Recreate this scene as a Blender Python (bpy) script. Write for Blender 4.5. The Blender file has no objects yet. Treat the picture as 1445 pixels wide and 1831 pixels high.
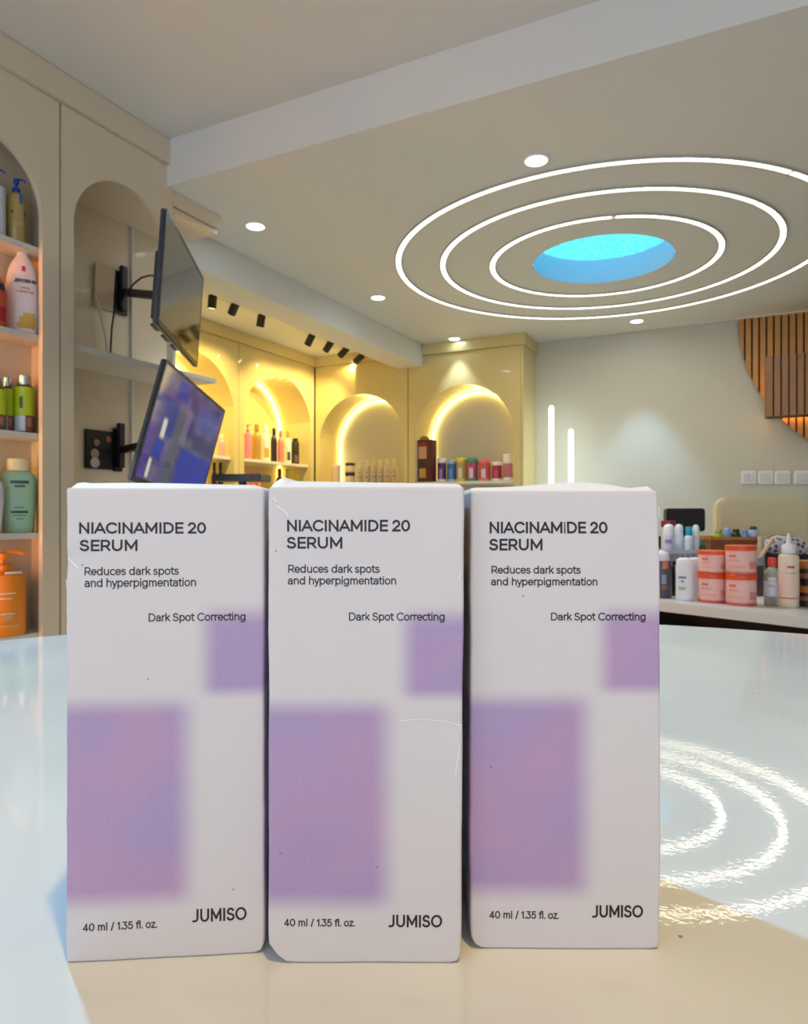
import bpy, bmesh, math, random
from mathutils import Vector, Matrix, noise
random.seed(7)
sc = bpy.context.scene
COL = sc.collection

# ------------------------------------------------------------------ camera
F, CX, CY = 1250.0, 722.5, 915.5           # focal length in pixels of the 1445x1831 frame
YAW = math.radians(26.7)                    # the camera looks 26.7 deg left of the room's depth axis
TABLE_Z = 1.0
EZ = TABLE_Z + 0.1017                       # eye height
FWD = Vector((-math.sin(YAW), math.cos(YAW), 0))
RGT = Vector((math.cos(YAW), math.sin(YAW), 0))
UP = Vector((0, 0, 1))
EYE = Vector((0, 0, EZ))
cam_d = bpy.data.cameras.new('camera')
cam_d.sensor_fit = 'HORIZONTAL'
cam_d.sensor_width = 36.0
cam_d.lens = F / 1445.0 * 36.0
cam_d.clip_start = 0.01
cam_d.dof.use_dof = True
cam_d.dof.focus_distance = 0.165
cam_d.dof.aperture_fstop = 85.0
cam = bpy.data.objects.new('camera', cam_d)
COL.objects.link(cam)
cam.matrix_world = Matrix.Translation(EYE) @ Matrix.Rotation(YAW, 4, 'Z') @ Matrix.Rotation(math.radians(90), 4, 'X')
sc.camera = cam

# ------------------------------------------------------------------ world, exposure
sc.view_settings.view_transform = 'Standard'
sc.view_settings.look = 'None'
sc.view_settings.gamma = 1.0
sc.view_settings.use_curve_mapping = False
sc.view_settings.exposure = 0.84
w = bpy.data.worlds.new('daylight')
sc.world = w
w.use_nodes = True
bg = w.node_tree.nodes['Background']
bg.inputs[0].default_value = (0.77, 0.85, 1.0, 1)
bg.inputs[1].default_value = 1.25
sc.cycles.use_denoising = True
sc.cycles.use_adaptive_sampling = True
sc.cycles.adaptive_threshold = 0.06
sc.cycles.max_bounces = 7
sc.cycles.diffuse_bounces = 3
sc.cycles.glossy_bounces = 3
sc.cycles.transmission_bounces = 6
sc.cycles.transparent_max_bounces = 8
sc.cycles.sample_clamp_indirect = 6.0
sc.cycles.caustics_reflective = False
sc.cycles.caustics_refractive = False

K_RING, K_DOWN, K_TRACK, K_STRIP, K_SHELF = 9.0, 1.0, 1.0, 8.0, 36.0

# ------------------------------------------------------------------ pixel rays onto the room's real planes
def ray(px, py): return FWD + RGT * ((px - CX) / F) + UP * ((CY - py) / F)
def atD(px, py, d): return EYE + ray(px, py) * d
def atX(px, py, X): r = ray(px, py); return EYE + r * (X / r.x)
def atY(px, py, Y): r = ray(px, py); return EYE + r * (Y / r.y)
def atZ(px, py, Z): r = ray(px, py); return EYE + r * ((Z - EZ) / r.z)
def depth(p): return (p - EYE).dot(FWD)
def cam2room(u, v, z=0.0):
    p = RGT * u + FWD * v
    return Vector((p.x, p.y, z))

# ------------------------------------------------------------------ materials
def lin(c):
    def f(v):
        v = v / 255.0
        return v / 12.92 if v <= 0.04045 else ((v + 0.055) / 1.055) ** 2.4
    return (f(c[0]), f(c[1]), f(c[2]), 1.0)
_M = {}
def mat(name, rgb, rough=0.5, coat=0.0, metal=0.0, var=0.04, scale=12.0, bump=0.0, bscale=80.0, spec=0.5, alpha=1.0, trans=0.0, coat_rough=0.05):
    if name in _M: return _M[name]
    m = bpy.data.materials.new(name); _M[name] = m
    m.use_nodes = True
    nt = m.node_tree; n = nt.nodes; b = n['Principled BSDF']
    b.inputs['Roughness'].default_value = rough
    b.inputs['Metallic'].default_value = metal
    b.inputs['Coat Weight'].default_value = coat
    b.inputs['Coat Roughness'].default_value = coat_rough
    b.inputs['Specular IOR Level'].default_value = spec
    b.inputs['Alpha'].default_value = alpha
    b.inputs['Transmission Weight'].default_value = trans
    tc = n.new('ShaderNodeTexCoord')
    no = n.new('ShaderNodeTexNoise'); no.inputs['Scale'].default_value = scale; no.inputs['Detail'].default_value = 3
    nt.links.new(tc.outputs['Object'], no.inputs['Vector'])
    mx = n.new('ShaderNodeMix'); mx.data_type = 'RGBA'
    c = lin(rgb)
    mx.inputs[6].default_value = tuple(max(0, v * (1 - var)) for v in c[:3]) + (1,)
    mx.inputs[7].default_value = tuple(min(1, v * (1 + var)) for v in c[:3]) + (1,)
    nt.links.new(no.outputs['Fac'], mx.inputs[0])
    nt.links.new(mx.outputs[2], b.inputs['Base Color'])
    if bump:
        n2 = n.new('ShaderNodeTexNoise'); n2.inputs['Scale'].default_value = bscale; n2.inputs['Detail'].default_value = 4
        nt.links.new(tc.outputs['Object'], n2.inputs['Vector'])
        bp = n.new('ShaderNodeBump'); bp.inputs['Strength'].default_value = bump; bp.inputs['Distance'].default_value = 0.002
        nt.links.new(n2.outputs['Fac'], bp.inputs['Height'])
        nt.links.new(bp.outputs['Normal'], b.inputs['Normal'])
    return m
def plastic(rgb, rough=0.35):
    return mat('plastic_%d_%d_%d' % rgb, rgb, rough, var=0.05, scale=30)
def emit(name, rgb, strength):
    if name in _M: return _M[name]
    m = bpy.data.materials.new(name); _M[name] = m
    m.use_nodes = True
    n = m.node_tree.nodes; n.clear()
    e = n.new('ShaderNodeEmission'); o = n.new('ShaderNodeOutputMaterial')
    e.inputs[0].default_value = lin(rgb); e.inputs[1].default_value = strength
    m.node_tree.links.new(e.outputs[0], o.inputs[0])
    return m

# ------------------------------------------------------------------ mesh builder
class MB:
    def __init__(s, M=None): s.v, s.f, s.M = [], [], M or Matrix.Identity(4)
    def addv(s, p): s.v.append(s.M @ Vector(p)); return len(s.v) - 1
    def quad(s, *p): s.f.append([s.addv(q) for q in p])
    def box(s, x0, x1, y0, y1, z0, z1):
        a = [s.addv(p) for p in ((x0,y0,z0),(x1,y0,z0),(x1,y1,z0),(x0,y1,z0),(x0,y0,z1),(x1,y0,z1),(x1,y1,z1),(x0,y1,z1))]
        for q in ((0,3,2,1),(4,5,6,7),(0,1,5,4),(1,2,6,5),(2,3,7,6),(3,0,4,7)): s.f.append([a[i] for i in q])
        return s
    def lathe(s, prof, seg=20, sx=1.0, sy=1.0, c=(0, 0, 0), pw=2.0):
        rings = []
        for r, z in prof:
            ring = []
            for i in range(seg):
                a = 2 * math.pi * i / seg
                ca, sa = math.cos(a), math.sin(a)
                if pw != 2.0:
                    ca = math.copysign(abs(ca) ** (2 / pw), ca); sa = math.copysign(abs(sa) ** (2 / pw), sa)
                ring.append(s.addv((c[0] + r * sx * ca, c[1] + r * sy * sa, c[2] + z)))
            rings.append(ring)
        for a, b in zip(rings[:-1], rings[1:]):
            for i in range(seg):
                j = (i + 1) % seg
                s.f.append([a[i], a[j], b[j], b[i]])
        s.f.append(list(reversed(rings[0]))); s.f.append(rings[-1])
        return s
    def tube(s, pts, r, seg=8, closed=False):
        pts = [Vector(p) for p in pts]; n = len(pts); rings = []
        ref = None
        for i, p in enumerate(pts):
            if closed: t = pts[(i + 1) % n] - pts[i - 1]
            else: t = pts[min(i + 1, n - 1)] - pts[max(i - 1, 0)]
            t.normalize()
            if ref is None: ref = Vector((0, 0, 1)) if abs(t.z) < 0.9 else Vector((1, 0, 0))
            a = (ref - t * ref.dot(t)).normalized(); ref = a; b = t.cross(a)
            rr = r[i] if isinstance(r, (list, tuple)) else r
            rings.append([s.addv(p + (a * math.cos(2*math.pi*k/seg) + b * math.sin(2*math.pi*k/seg)) * rr) for k in range(seg)])
        m = n if closed else n - 1
        for i in range(m):
            A, B = rings[i], rings[(i + 1) % n]
            for k in range(seg): s.f.append([A[k], A[(k+1) % seg], B[(k+1) % seg], B[k]])
        if not closed: s.f.append(list(reversed(rings[0]))); s.f.append(rings[-1])
        return s
    def prism(s, poly, a0, a1, axes=(0, 2, 1)):
        """polygon in two axes, extruded along the third"""
        def P(u, w_, e):
            q = [0, 0, 0]; q[axes[0]] = u; q[axes[1]] = w_; q[axes[2]] = e; return q
        A = [s.addv(P(u, w_, a0)) for u, w_ in poly]; B = [s.addv(P(u, w_, a1)) for u, w_ in poly]
        n = len(poly)
        s.f.append(list(reversed(A))); s.f.append(B)
        for i in range(n): s.f.append([A[i], A[(i+1) % n], B[(i+1) % n], B[i]])
        return s
    def sphere(s, c, r, seg=14, rings=8, sc3=(1, 1, 1)):
        prof = []
        for i in range(rings + 1):
            a = -math.pi / 2 + math.pi * i / rings
            prof.append((max(1e-5, r * math.cos(a)), r * math.sin(a) * sc3[2]))
        return s.lathe(prof, seg, sc3[0], sc3[1], c)
    def build(s, name, material, parent=None, smooth=False, bevel=0.0, weld=True, recalc=True):
        me = bpy.data.meshes.new(name)
        me.from_pydata([tuple(p) for p in s.v], [], s.f)
        bm = bmesh.new(); bm.from_mesh(me)
        if weld: bmesh.ops.remove_doubles(bm, verts=bm.verts, dist=1e-6)
        if recalc: bmesh.ops.recalc_face_normals(bm, faces=bm.faces)
        if bevel > 0:
            ed = [e for e in bm.edges if len(e.link_faces) == 2 and e.calc_face_angle(0) > 0.6]
            bmesh.ops.bevel(bm, geom=ed, offset=bevel, segments=2, affect='EDGES', clamp_overlap=True)
        bm.to_mesh(me); bm.free()
        if smooth or bevel:
            for p in me.polygons: p.use_smooth = True
            me.set_sharp_from_angle(angle=math.radians(40))
        me.materials.append(material)
        o = bpy.data.objects.new(name, me); COL.objects.link(o)
        if parent is not None: o.parent = parent
        return o
def tag(o, label=None, cat=None, group=None, kind=None):
    if label: o['label'] = label
    if cat: o['category'] = cat
    if group: o['group'] = group
    if kind: o['kind'] = kind
    return o
def thing(name, label, cat, loc=(0, 0, 0), rz=0.0, group=None, rot=None):
    o = bpy.data.objects.new(name, None); COL.objects.link(o)
    o.empty_display_size = 0.05
    o.location = loc
    o.rotation_euler = rot if rot is not None else (0, 0, rz)
    return tag(o, label, cat, group)
def structure(o): o['kind'] = 'structure'; return o
def face_cam(p, blend=0.0, other=0.0):
    """turn about z so that local -Y looks at the camera"""
    return math.atan2(-p[1], -p[0]) + math.pi / 2
def spot(name, loc, target, energy, rgb, angle, blend=0.5, size=0.03, parent=None):
    l = bpy.data.lights.new(name, 'SPOT'); l.energy = energy; l.color = lin(rgb)[:3]
    l.spot_size = math.radians(angle); l.spot_blend = blend; l.shadow_soft_size = size
    o = bpy.data.objects.new(name, l); COL.objects.link(o)
    o.location = loc
    d = Vector(target) - Vector(loc)
    o.rotation_euler = d.to_track_quat('-Z', 'Y').to_euler()
    if parent is not None:
        o.parent = parent; o.matrix_parent_inverse = parent_inv(parent)
    return o
def parent_inv(p):
    M = Matrix.Translation(p.location) @ p.rotation_euler.to_matrix().to_4x4()
    return M.inverted()

# ------------------------------------------------------------------ a monoline lettering
def arc(cx, cy, rx, ry, a0, a1, n=14):
    return [(cx + rx * math.cos(math.radians(a0 + (a1 - a0) * i / n)), cy + ry * math.sin(math.radians(a0 + (a1 - a0) * i / n))) for i in range(n + 1)]
X = 0.73
GL = {
 'N': (.74, [[(0,0),(0,1),(.74,0),(.74,1)]]), 'I': (.0, [[(0,0),(0,1)]]),
 'A': (.88, [[(0,0),(.44,1),(.88,0)], [(.13,.3),(.75,.3)]]),
 'C': (.86, [arc(.48,.5,.48,.5,44,316,22)]),
 'M': (.92, [[(0,0),(0,1),(.46,.22),(.92,1),(.92,0)]]),
 'D': (.78, [[(0,0),(0,1),(.3,1)] + arc(.3,.5,.48,.5,90,-90,16) + [(0,0)]]),
 'E': (.58, [[(.58,1),(0,1),(0,0),(.58,0)], [(0,.51),(.54,.51)]]),
 'S': (.66, [arc(.33,.745,.285,.255,28,240,14)[:-1] + arc(.33,.255,.33,.255,75,-158,16)]),
 'R': (.66, [[(0,0),(0,1),(.37,1)] + arc(.37,.71,.27,.29,90,-90,12) + [(0,.42)], [(.34,.42),(.66,0)]]),
 'U': (.74, [[(0,1),(0,.36)] + arc(.37,.37,.37,.37,180,360,14) + [(.74,1)]]),
 'J': (.42, [[(.42,1),(.42,.3)] + arc(.17,.27,.25,.27,0,-100,9) + [(-.02,.0)]]),
 'G': (.9, [arc(.48,.5,.48,.5,44,350,24) + [(.94,.46),(.55,.46)]]), 'H': (.7, [[(0,0),(0,1)], [(.7,0),(.7,1)], [(0,.5),(.7,.5)]]),
 'O': (1.0, [arc(.5,.5,.5,.5,0,360,28)]),
 '2': (.6, [arc(.29,.71,.28,.29,165,-35,14) + [(.0,.0),(.62,0)]]),
 '0': (.66, [arc(.33,.5,.33,.5,0,360,24)]),
 '4': (.64, [[(.45,0),(.45,1),(0,.24),(.64,.24)]]),
 '1': (.22, [[(0,.8),(.22,1),(.22,0)]]),
 '3': (.58, [[(.04,1),(.52,1),(.26,.62)] + arc(.26,.31,.32,.31,80,-155,14)]),
 '5': (.58, [[(.52,1),(.1,1),(.05,.56)] + arc(.26,.32,.31,.32,125,-155,16)]),
 '/': (.34, [[(0,-.08),(.34,1.06)]]), '.': (.04, [[(.02,0.0),(.02,.05)]]),
 'a': (.52, [[(.52,0),(.52,.47)] + arc(.27,.47,.25,.26,0,150,9), [(.52,.41),(.22,.41)] + arc(.22,.205,.22,.205,90,270,10) + [(.34,.02),(.52,.18)]]),
 'b': (.6, [[(0,0),(0,1.05)], arc(.3,.365,.3,.365,0,360,20)]),
 'c': (.55, [arc(.31,.365,.31,.365,45,315,16)]),
 'd': (.6, [[(.6,0),(.6,1.05)], arc(.3,.365,.3,.365,0,360,20)]),
 'e': (.6, [[(.02,.37),(.6,.37)] + arc(.3,.365,.3,.365,0,318,18)]),
 'f': (.36, [[(.4,1.04)] + arc(.36,.84,.2,.2,90,180,6) + [(.16,0)], [(0,X),(.38,X)]]),
 'g': (.6, [arc(.3,.365,.3,.365,0,360,20), [(.6,X),(.6,-.04)] + arc(.3,-.04,.3,.25,0,-150,10)]),
 'h': (.52, [[(0,0),(0,1.05)], arc(.26,.46,.26,.27,180,0,10) + [(.52,0)]]),
 'i': (.0, [[(0,0),(0,X)], [(0,.99),(0,1.04)]]),
 'k': (.5, [[(0,0),(0,1.05)], [(.46,X),(.0,.24)], [(.17,.41),(.5,0)]]),
 'l': (.0, [[(0,0),(0,1.05)]]),
 'm': (.86, [[(0,0),(0,X)], arc(.215,.5,.215,.23,180,0,9) + [(.43,0)], arc(.645,.5,.215,.23,180,0,9) + [(.86,0)]]),
 'n': (.52, [[(0,0),(0,X)], arc(.26,.46,.26,.27,180,0,10) + [(.52,0)]]),
 'o': (.62, [arc(.31,.365,.31,.365,0,360,20)]),
 'p': (.6, [[(0,-.3),(0,X)], arc(.3,.365,.3,.365,0,360,20)]),
 'r': (.3, [[(0,0),(0,X)], arc(.28,.45,.28,.27,180,82,7)]),
 's': (.46, [arc(.23,.545,.2,.185,30,240,10)[:-1] + arc(.23,.185,.23,.185,75,-155,11)]),
 't': (.36, [[(.15,.94),(.15,.2)] + arc(.34,.2,.19,.2,180,270,6) + [(.38,0)], [(0,X),(.38,X)]]),
 'u': (.52, [[(0,X),(0,.27)] + arc(.26,.27,.26,.27,180,360,10), [(.52,0),(.52,X)]]),
 'y': (.56, [[(0,X),(.29,0)], [(.56,X),(.24,-.12)] + arc(.1,-.06,.16,.24,-30,-100,4)]),
 'z': (.46, [[(0,X),(.46,X),(0,0),(.48,0)]]),
}
for k_ in list(GL):
    if k_.islower() or k_ in '/.': GL[k_] = (GL[k_][0], GL[k_][1], False)
BEAR = {'A': (-.13, -.13), 'C': (-.05, -.08), 'D': (0, -.05), 'S': (-.05, -.05), 'E': (0, -.10), 'R': (0, -.07), 'O': (-.06, -.06), '0': (-.04, -.04), '2': (-.06, -.08),
        'a': (-.06, -.02), 'c': (-.06, -.10), 'd': (-.06, 0), 'e': (-.06, -.08), 'f': (-.12, -.14), 'g': (-.06, 0), 'k': (0, -.14), 'o': (-.06, -.06), 'p': (0, -.06), 'r': (0, -.12),
        's': (-.07, -.07), 't': (-.12, -.10), 'y': (-.14, -.14), 'z': (-.08, -.08), '4': (-.10, -.06), '5': (-.04, -.06), '3': (-.06, -.05), '1': (-.08, 0), 'J': (-.02, 0), '.': (-.04, -.08), '/': (-.04, -.04)}
CAPS = [0.0]
def ribbon(mb, pts, w_, fn):
    pts = [Vector((a, b)) for a, b in pts]
    q = [pts[0]]
    for p in pts[1:]:
        if (p - q[-1]).length > 1e-7: q.append(p)
    pts = q
    for i in range(1, len(pts) - 1):
        if (pts[i] - pts[i-1]).normalized().dot((pts[i+1] - pts[i]).normalized()) < -0.3:
            ribbon(mb, pts[:i+1], w_, fn); ribbon(mb, pts[i:], w_, fn); return
    n = len(pts); closed = (pts[0] - pts[-1]).length < 1e-6
    if not closed:
        pts[0] = pts[0] - (pts[1] - pts[0]).normalized() * w_ * .5 * CAPS[0]; pts[-1] = pts[-1] + (pts[-1] - pts[-2]).normalized() * w_ * .5 * CAPS[0]
    L, R = [], []
    for i in range(n):
        d0 = (pts[i] - pts[i-1]).normalized() if i > 0 else None
        d1 = (pts[i+1] - pts[i]).normalized() if i < n - 1 else None
        if closed and i == 0: d0 = (pts[-1] - pts[-2]).normalized()
        if closed and i == n - 1: d1 = (pts[1] - pts[0]).normalized()
        if d0 is None: d0 = d1
        if d1 is None: d1 = d0
        n0, n1 = Vector((-d0.y, d0.x)), Vector((-d1.y, d1.x))
        m = n0 + n1
        if m.length < 1e-4: m = n0
        m.normalize()
        k = min(1.0 / max(0.25, m.dot(n0)), 2.2)
        L.append(pts[i] + m * w_ * 0.5 * k); R.append(pts[i] - m * w_ * 0.5 * k)
    for i in range(n - 1):
        mb.f.append([mb.addv(fn(*R[i])), mb.addv(fn(*R[i+1])), mb.addv(fn(*L[i+1])), mb.addv(fn(*L[i]))])
def lettering(mb, text, x0, x1, zb, cap, stroke, fn, gap=0.24, shear=0.0):
    """text fitted to x0..x1 with the baseline at zb and the cap height given; fn maps (x, z) onto the surface"""
    xs, cur, end = [], 0.0, 0.0
    for ch in text:
        if ch == ' ': cur += 0.38; continue
        g = GL[ch]; l_, r_ = BEAR.get(ch, (0, 0)); cur += l_
        xs.append((cur, g)); end = cur + g[0]; cur = end + gap + r_
    total = end
    kx = (x1 - x0) / total
    CAPS[0] = 1.0
    ci = cap - stroke
    for ox, g in xs:
        big = g[2] if len(g) > 2 else True
        lo, hi = (zb, zb + cap) if big else (-1e9, 1e9)
        for st in g[1]:
            ribbon(mb, [(x0 + (ox + a) * kx, zb + stroke * .5 + b * ci) for a, b in st], stroke, lambda x, z: fn(x, min(max(z, lo), hi)))
    CAPS[0] = 0.0

# ================================================================== the room
LOWZ, HIGHZ = EZ + 1.45, EZ + 1.654
FASCIA_Y, BACK_Y, CAB_BACK_Y = 2.345, 5.86, 5.50
NEAR_X, FAR_X = -2.34, -3.71
m_ceil = mat('ceiling_paint', (230, 229, 224), 0.7, var=0.015, scale=2)
m_wall = mat('wall_paint', (206, 204, 192), 0.6, var=0.02, scale=3)
m_floor = mat('floor_tile', (228, 222, 210), 0.25, var=0.08, scale=5)
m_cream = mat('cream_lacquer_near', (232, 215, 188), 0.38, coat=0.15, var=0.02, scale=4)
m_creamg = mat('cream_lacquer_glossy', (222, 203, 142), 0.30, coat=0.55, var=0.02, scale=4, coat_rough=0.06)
m_seam = mat('seam_shadow_gap', (92, 80, 68), 0.8)
m_whitepl = mat('white_moulding', (236, 234, 230), 0.4)

structure(MB().box(-4.3, 3.5, -3.1, 6.0, -0.1, 0.0).build('floor', m_floor))
structure(MB().box(-4.3, 3.5, -3.1, FASCIA_Y, HIGHZ, HIGHZ + 0.1).build('ceiling', m_ceil))
RC = EYE + RGT * (0.79 * 1.45) + FWD * (2.785 * 1.45); RC.z = LOWZ       # centre of the ceiling rings
HOLE_R = 0.395
mb = MB()
N = 96
rect = (-4.3, 3.5, FASCIA_Y - 0.0395, 6.0)
angs = sorted([2 * math.pi * i / N for i in range(N)] + [math.atan2(yy - RC.y, xx - RC.x) % (2 * math.pi) for xx in rect[:2] for yy in rect[2:]])
def edge_pt(a):
    c, s = math.cos(a), math.sin(a); t = 1e9
    if c > 1e-9: t = min(t, (rect[1] - RC.x) / c)
    if c < -1e-9: t = min(t, (rect[0] - RC.x) / c)
    if s > 1e-9: t = min(t, (rect[3] - RC.y) / s)
    if s < -1e-9: t = min(t, (rect[2] - RC.y) / s)
    return (RC.x + c * t, RC.y + s * t)
for i, a in enumerate(angs):
    b = angs[(i + 1) % len(angs)]
    ea, eb = edge_pt(a), edge_pt(b)
    ha = (RC.x + HOLE_R * math.cos(a), RC.y + HOLE_R * math.sin(a)); hb = (RC.x + HOLE_R * math.cos(b), RC.y + HOLE_R * math.sin(b))
    mb.quad((*ha, LOWZ), (*hb, LOWZ), (*eb, LOWZ), (*ea, LOWZ))
    mb.quad((*ha, LOWZ + .012), (*ea, LOWZ + .012), (*eb, LOWZ + .012), (*hb, LOWZ + .012))
    mb.quad((*ha, LOWZ), (*ha, LOWZ + .012), (*hb, LOWZ + .012), (*hb, LOWZ))
    mb.quad((*ea, LOWZ), (*eb, LOWZ), (*eb, LOWZ + .012), (*ea, LOWZ + .012))
structure(mb.build('ceiling', m_ceil))
structure(MB().box(-4.3, 3.5, FASCIA_Y - 0.04, FASCIA_Y, LOWZ + 0.0005, HIGHZ + 0.02).build('trim_1', m_ceil))
structure(MB().box(-2.82, -2.58, 2.658, CAB_BACK_Y - 0.004, LOWZ - 0.187, LOWZ - 0.001).build('trim_2', m_ceil))
# walls
mb = MB()
mb.box(-2.76, -2.70, -3.1, 2.72, 0, HIGHZ); mb.box(-4.3, -2.76, 2.66, 2.72, 0, LOWZ); mb.box(-4.3, -4.2, 2.72, 6.0, 0, LOWZ)
structure(mb.build('wall_left', m_wall))
structure(MB().box(-4.2, 3.5, BACK_Y, 6.0, 0, LOWZ - 0.001).build('wall_back', m_wall))
structure(MB().box(3.4, 3.5, -3.1, BACK_Y, 0, HIGHZ).build('wall_right', m_wall))
# the shopfront behind the camera: piers, header and sill around a wide open front
mb = MB(); mb.box(-2.7, -2.3, -3.1, -3.0, 0, HIGHZ); mb.box(3.0, 3.4, -3.1, -3.0, 0, HIGHZ); mb.box(-2.3, 3.0, -3.1, -3.0, 2.6, HIGHZ); mb.box(-2.3, 3.0, -3.1, -3.0, 0, 0.12)
structure(mb.build('wall_front', m_wall))

# ------------------------------------------------------------------ arched display cabinets
def arch_pts(c, half, spring, rise, n=28):
    R = (half * half + rise * rise) / (2 * rise); zc = spring + rise - R
    a0 = math.asin(half / R)
    if rise > half: a0 = math.pi - a0
    return [(c + R * math.sin(-a0 + 2 * a0 * i / n), zc + R * math.cos(-a0 + 2 * a0 * i / n)) for i in range(n + 1)]
def frameX(X0): return Matrix(((0, -1, 0, X0), (1, 0, 0, 0), (0, 0, 1, 0), (0, 0, 0, 1)))    # local x -> room Y, local y (into the cabinet) -> room -X
def frameY(Y0): return Matrix(((1, 0, 0, 0), (0, 1, 0, Y0), (0, 0, 1, 0), (0, 0, 0, 1)))    # local x -> room X, local y -> room Y
def arch_panel(mb, s0, s1, z0, z1, zo, pts, th):
    """front board with an arched opening; pts run left to right over the arch, zo is the sill of the opening"""
    l, r = pts[0][0], pts[-1][0]
    outline = [(l, zo)] + pts + [(r, zo)]
    for y in (0.0, th):
        mb.quad((s0, y, z0), (l, y, z0), (l, y, z1), (s0, y, z1)) if False else None
    def slab(poly): mb.prism(poly, 0.0, th)
    slab([(s0, z0), (l, z0), (l, z1), (s0, z1)])
    slab([(r, z0), (s1, z0), (s1, z1), (r, z1)])
    slab([(l, z0), (r, z0), (r, zo), (l, zo)])
    for a, b in zip(pts[:-1], pts[1:]):
        slab([(a[0], a[1]), (b[0], b[1]), (b[0], z1), (a[0], z1)])
def drop_inner(o):
    """remove the faces between neighbouring slabs"""
    bm = bmesh.new(); bm.from_mesh(o.data)
    bmesh.ops.remove_doubles(bm, verts=bm.verts, dist=1e-5)
    seen = {}
    for f in bm.faces:
        k = tuple(sorted(v.index for v in f.verts)); seen.setdefault(k, []).append(f)
    dead = [f for fs in seen.values() if len(fs) > 1 for f in fs]
    bmesh.ops.delete(bm, geom=dead, context='FACES_ONLY')
    bmesh.ops.recalc_face_normals(bm, faces=bm.faces)
    bm.to_mesh(o.data); bm.free()
    return o

SHELF_NEAR = [EZ + h for h in (0.977, 0.654, 0.290, -0.076, -0.444)]
m_led_near = emit('led_amber', (255, 164, 62), K_SHELF)
m_led_yel = emit('led_yellow', (255, 196, 84), K_SHELF)
m_led_far = emit('led_warm', (255, 226, 124), K_STRIP)
m_shelf = mat('shelf_white', (228, 222, 212), 0.4, var=0.02)

def near_cabinet(label, s0, s1, jl, jr, spring, rise, shelves, soffit, led, far_end=None, nd=0.335, out=0.001):
    t = thing('arched_cabinet', label, 'cabinet', (0, 0, 0))
    M = frameX(NEAR_X)
    top = HIGHZ - 0.112
    mb = MB(M); arch_panel(mb, s0 + .002, s1 - .002, 0.002, top, 0.32, arch_pts((jl + jr) / 2, (jr - jl) / 2, spring, rise), 0.022)
    drop_inner(mb.build('front_panel', m_cream, t))
    e1 = far_end or (jr + out + 0.010)
    e0 = jl - out
    MB(M).box(e0 - 0.008, e1, nd, nd + 0.015, 0.30, soffit).build('back_panel', m_cream, t)
    MB(M).box(e0 - 0.008, e0, 0.0225, nd - .0005, 0.30, soffit).build('side_panel', m_cream, t)
    if not far_end: MB(M).box(jr + out, e1, 0.0225, nd - .0005, 0.30, soffit).build('side_panel', m_cream, t)
    MB(M).box(e0 - 0.008, e1, 0.0225, nd + 0.015, soffit + .0005, soffit + 0.02).build('top_panel', m_cream, t)
    MB(M).box(e0 - 0.008, e1, 0.0225, nd + 0.015, 0.28, 0.2995).build('bottom_panel', m_cream, t)
    for i, z in enumerate(shelves):
        MB(M).box(e0 + .0005, (e1 if far_end else jr + out) - 0.0005, 0.026, nd - 0.001, z - 0.022, z).build('shelf', m_shelf, t, bevel=0.002)
        if led: MB(M).box(e0 + 0.001, e0 + 0.011, nd - 0.025, nd - 0.005, z - 0.30, z - 0.03).build('light_strip', (m_led_near, m_led_near, m_led_yel, m_led_near, m_led_near)[i], t)
    return t
A1 = dict(spring=EZ + 1.088, rise=0.215)
cab1 = near_cabinet('near arched cabinet with five lit shelves of lotion bottles at left edge', 1.155, 1.769, 1.235, 1.697, EZ + 1.092, 0.222, SHELF_NEAR, EZ + 1.34, True, nd=0.145, out=0.058)
cab2 = near_cabinet('near arched cabinet without bottles, behind the two swung-out televisions', 1.773, 2.343, 1.829, 2.325, EZ + 1.125, 0.232, [EZ + 0.654], EZ + 1.362, False, far_end=2.655)
MB(frameX(NEAR_X)).box(2.400, 2.418, 0.322, 0.3345, EZ + 0.656, EZ + 1.360).build('corner_strip', m_shelf, cab2)
MB(frameX(NEAR_X)).box(2.400, 2.418, 0.322, 0.3345, 0.302, EZ + 0.630).build('corner_strip', m_shelf, cab2)
mb = MB(frameX(NEAR_X)); mb.box(2.346, 2.655, 0.004, 0.26, LOWZ - 0.062, LOWZ - 0.001); mb.box(2.346, 2.62, 0.03, 0.23, LOWZ - 0.075, LOWZ - 0.062)
mb.build('end_soffit', m_cream, cab2)
# cornice runs: one board above both near units
structure(MB().box(NEAR_X - 0.02, NEAR_X + 0.02, -2.9, 2.343, HIGHZ - 0.110, HIGHZ - 0.001).build('trim_3', m_cream, bevel=0.002))

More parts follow.
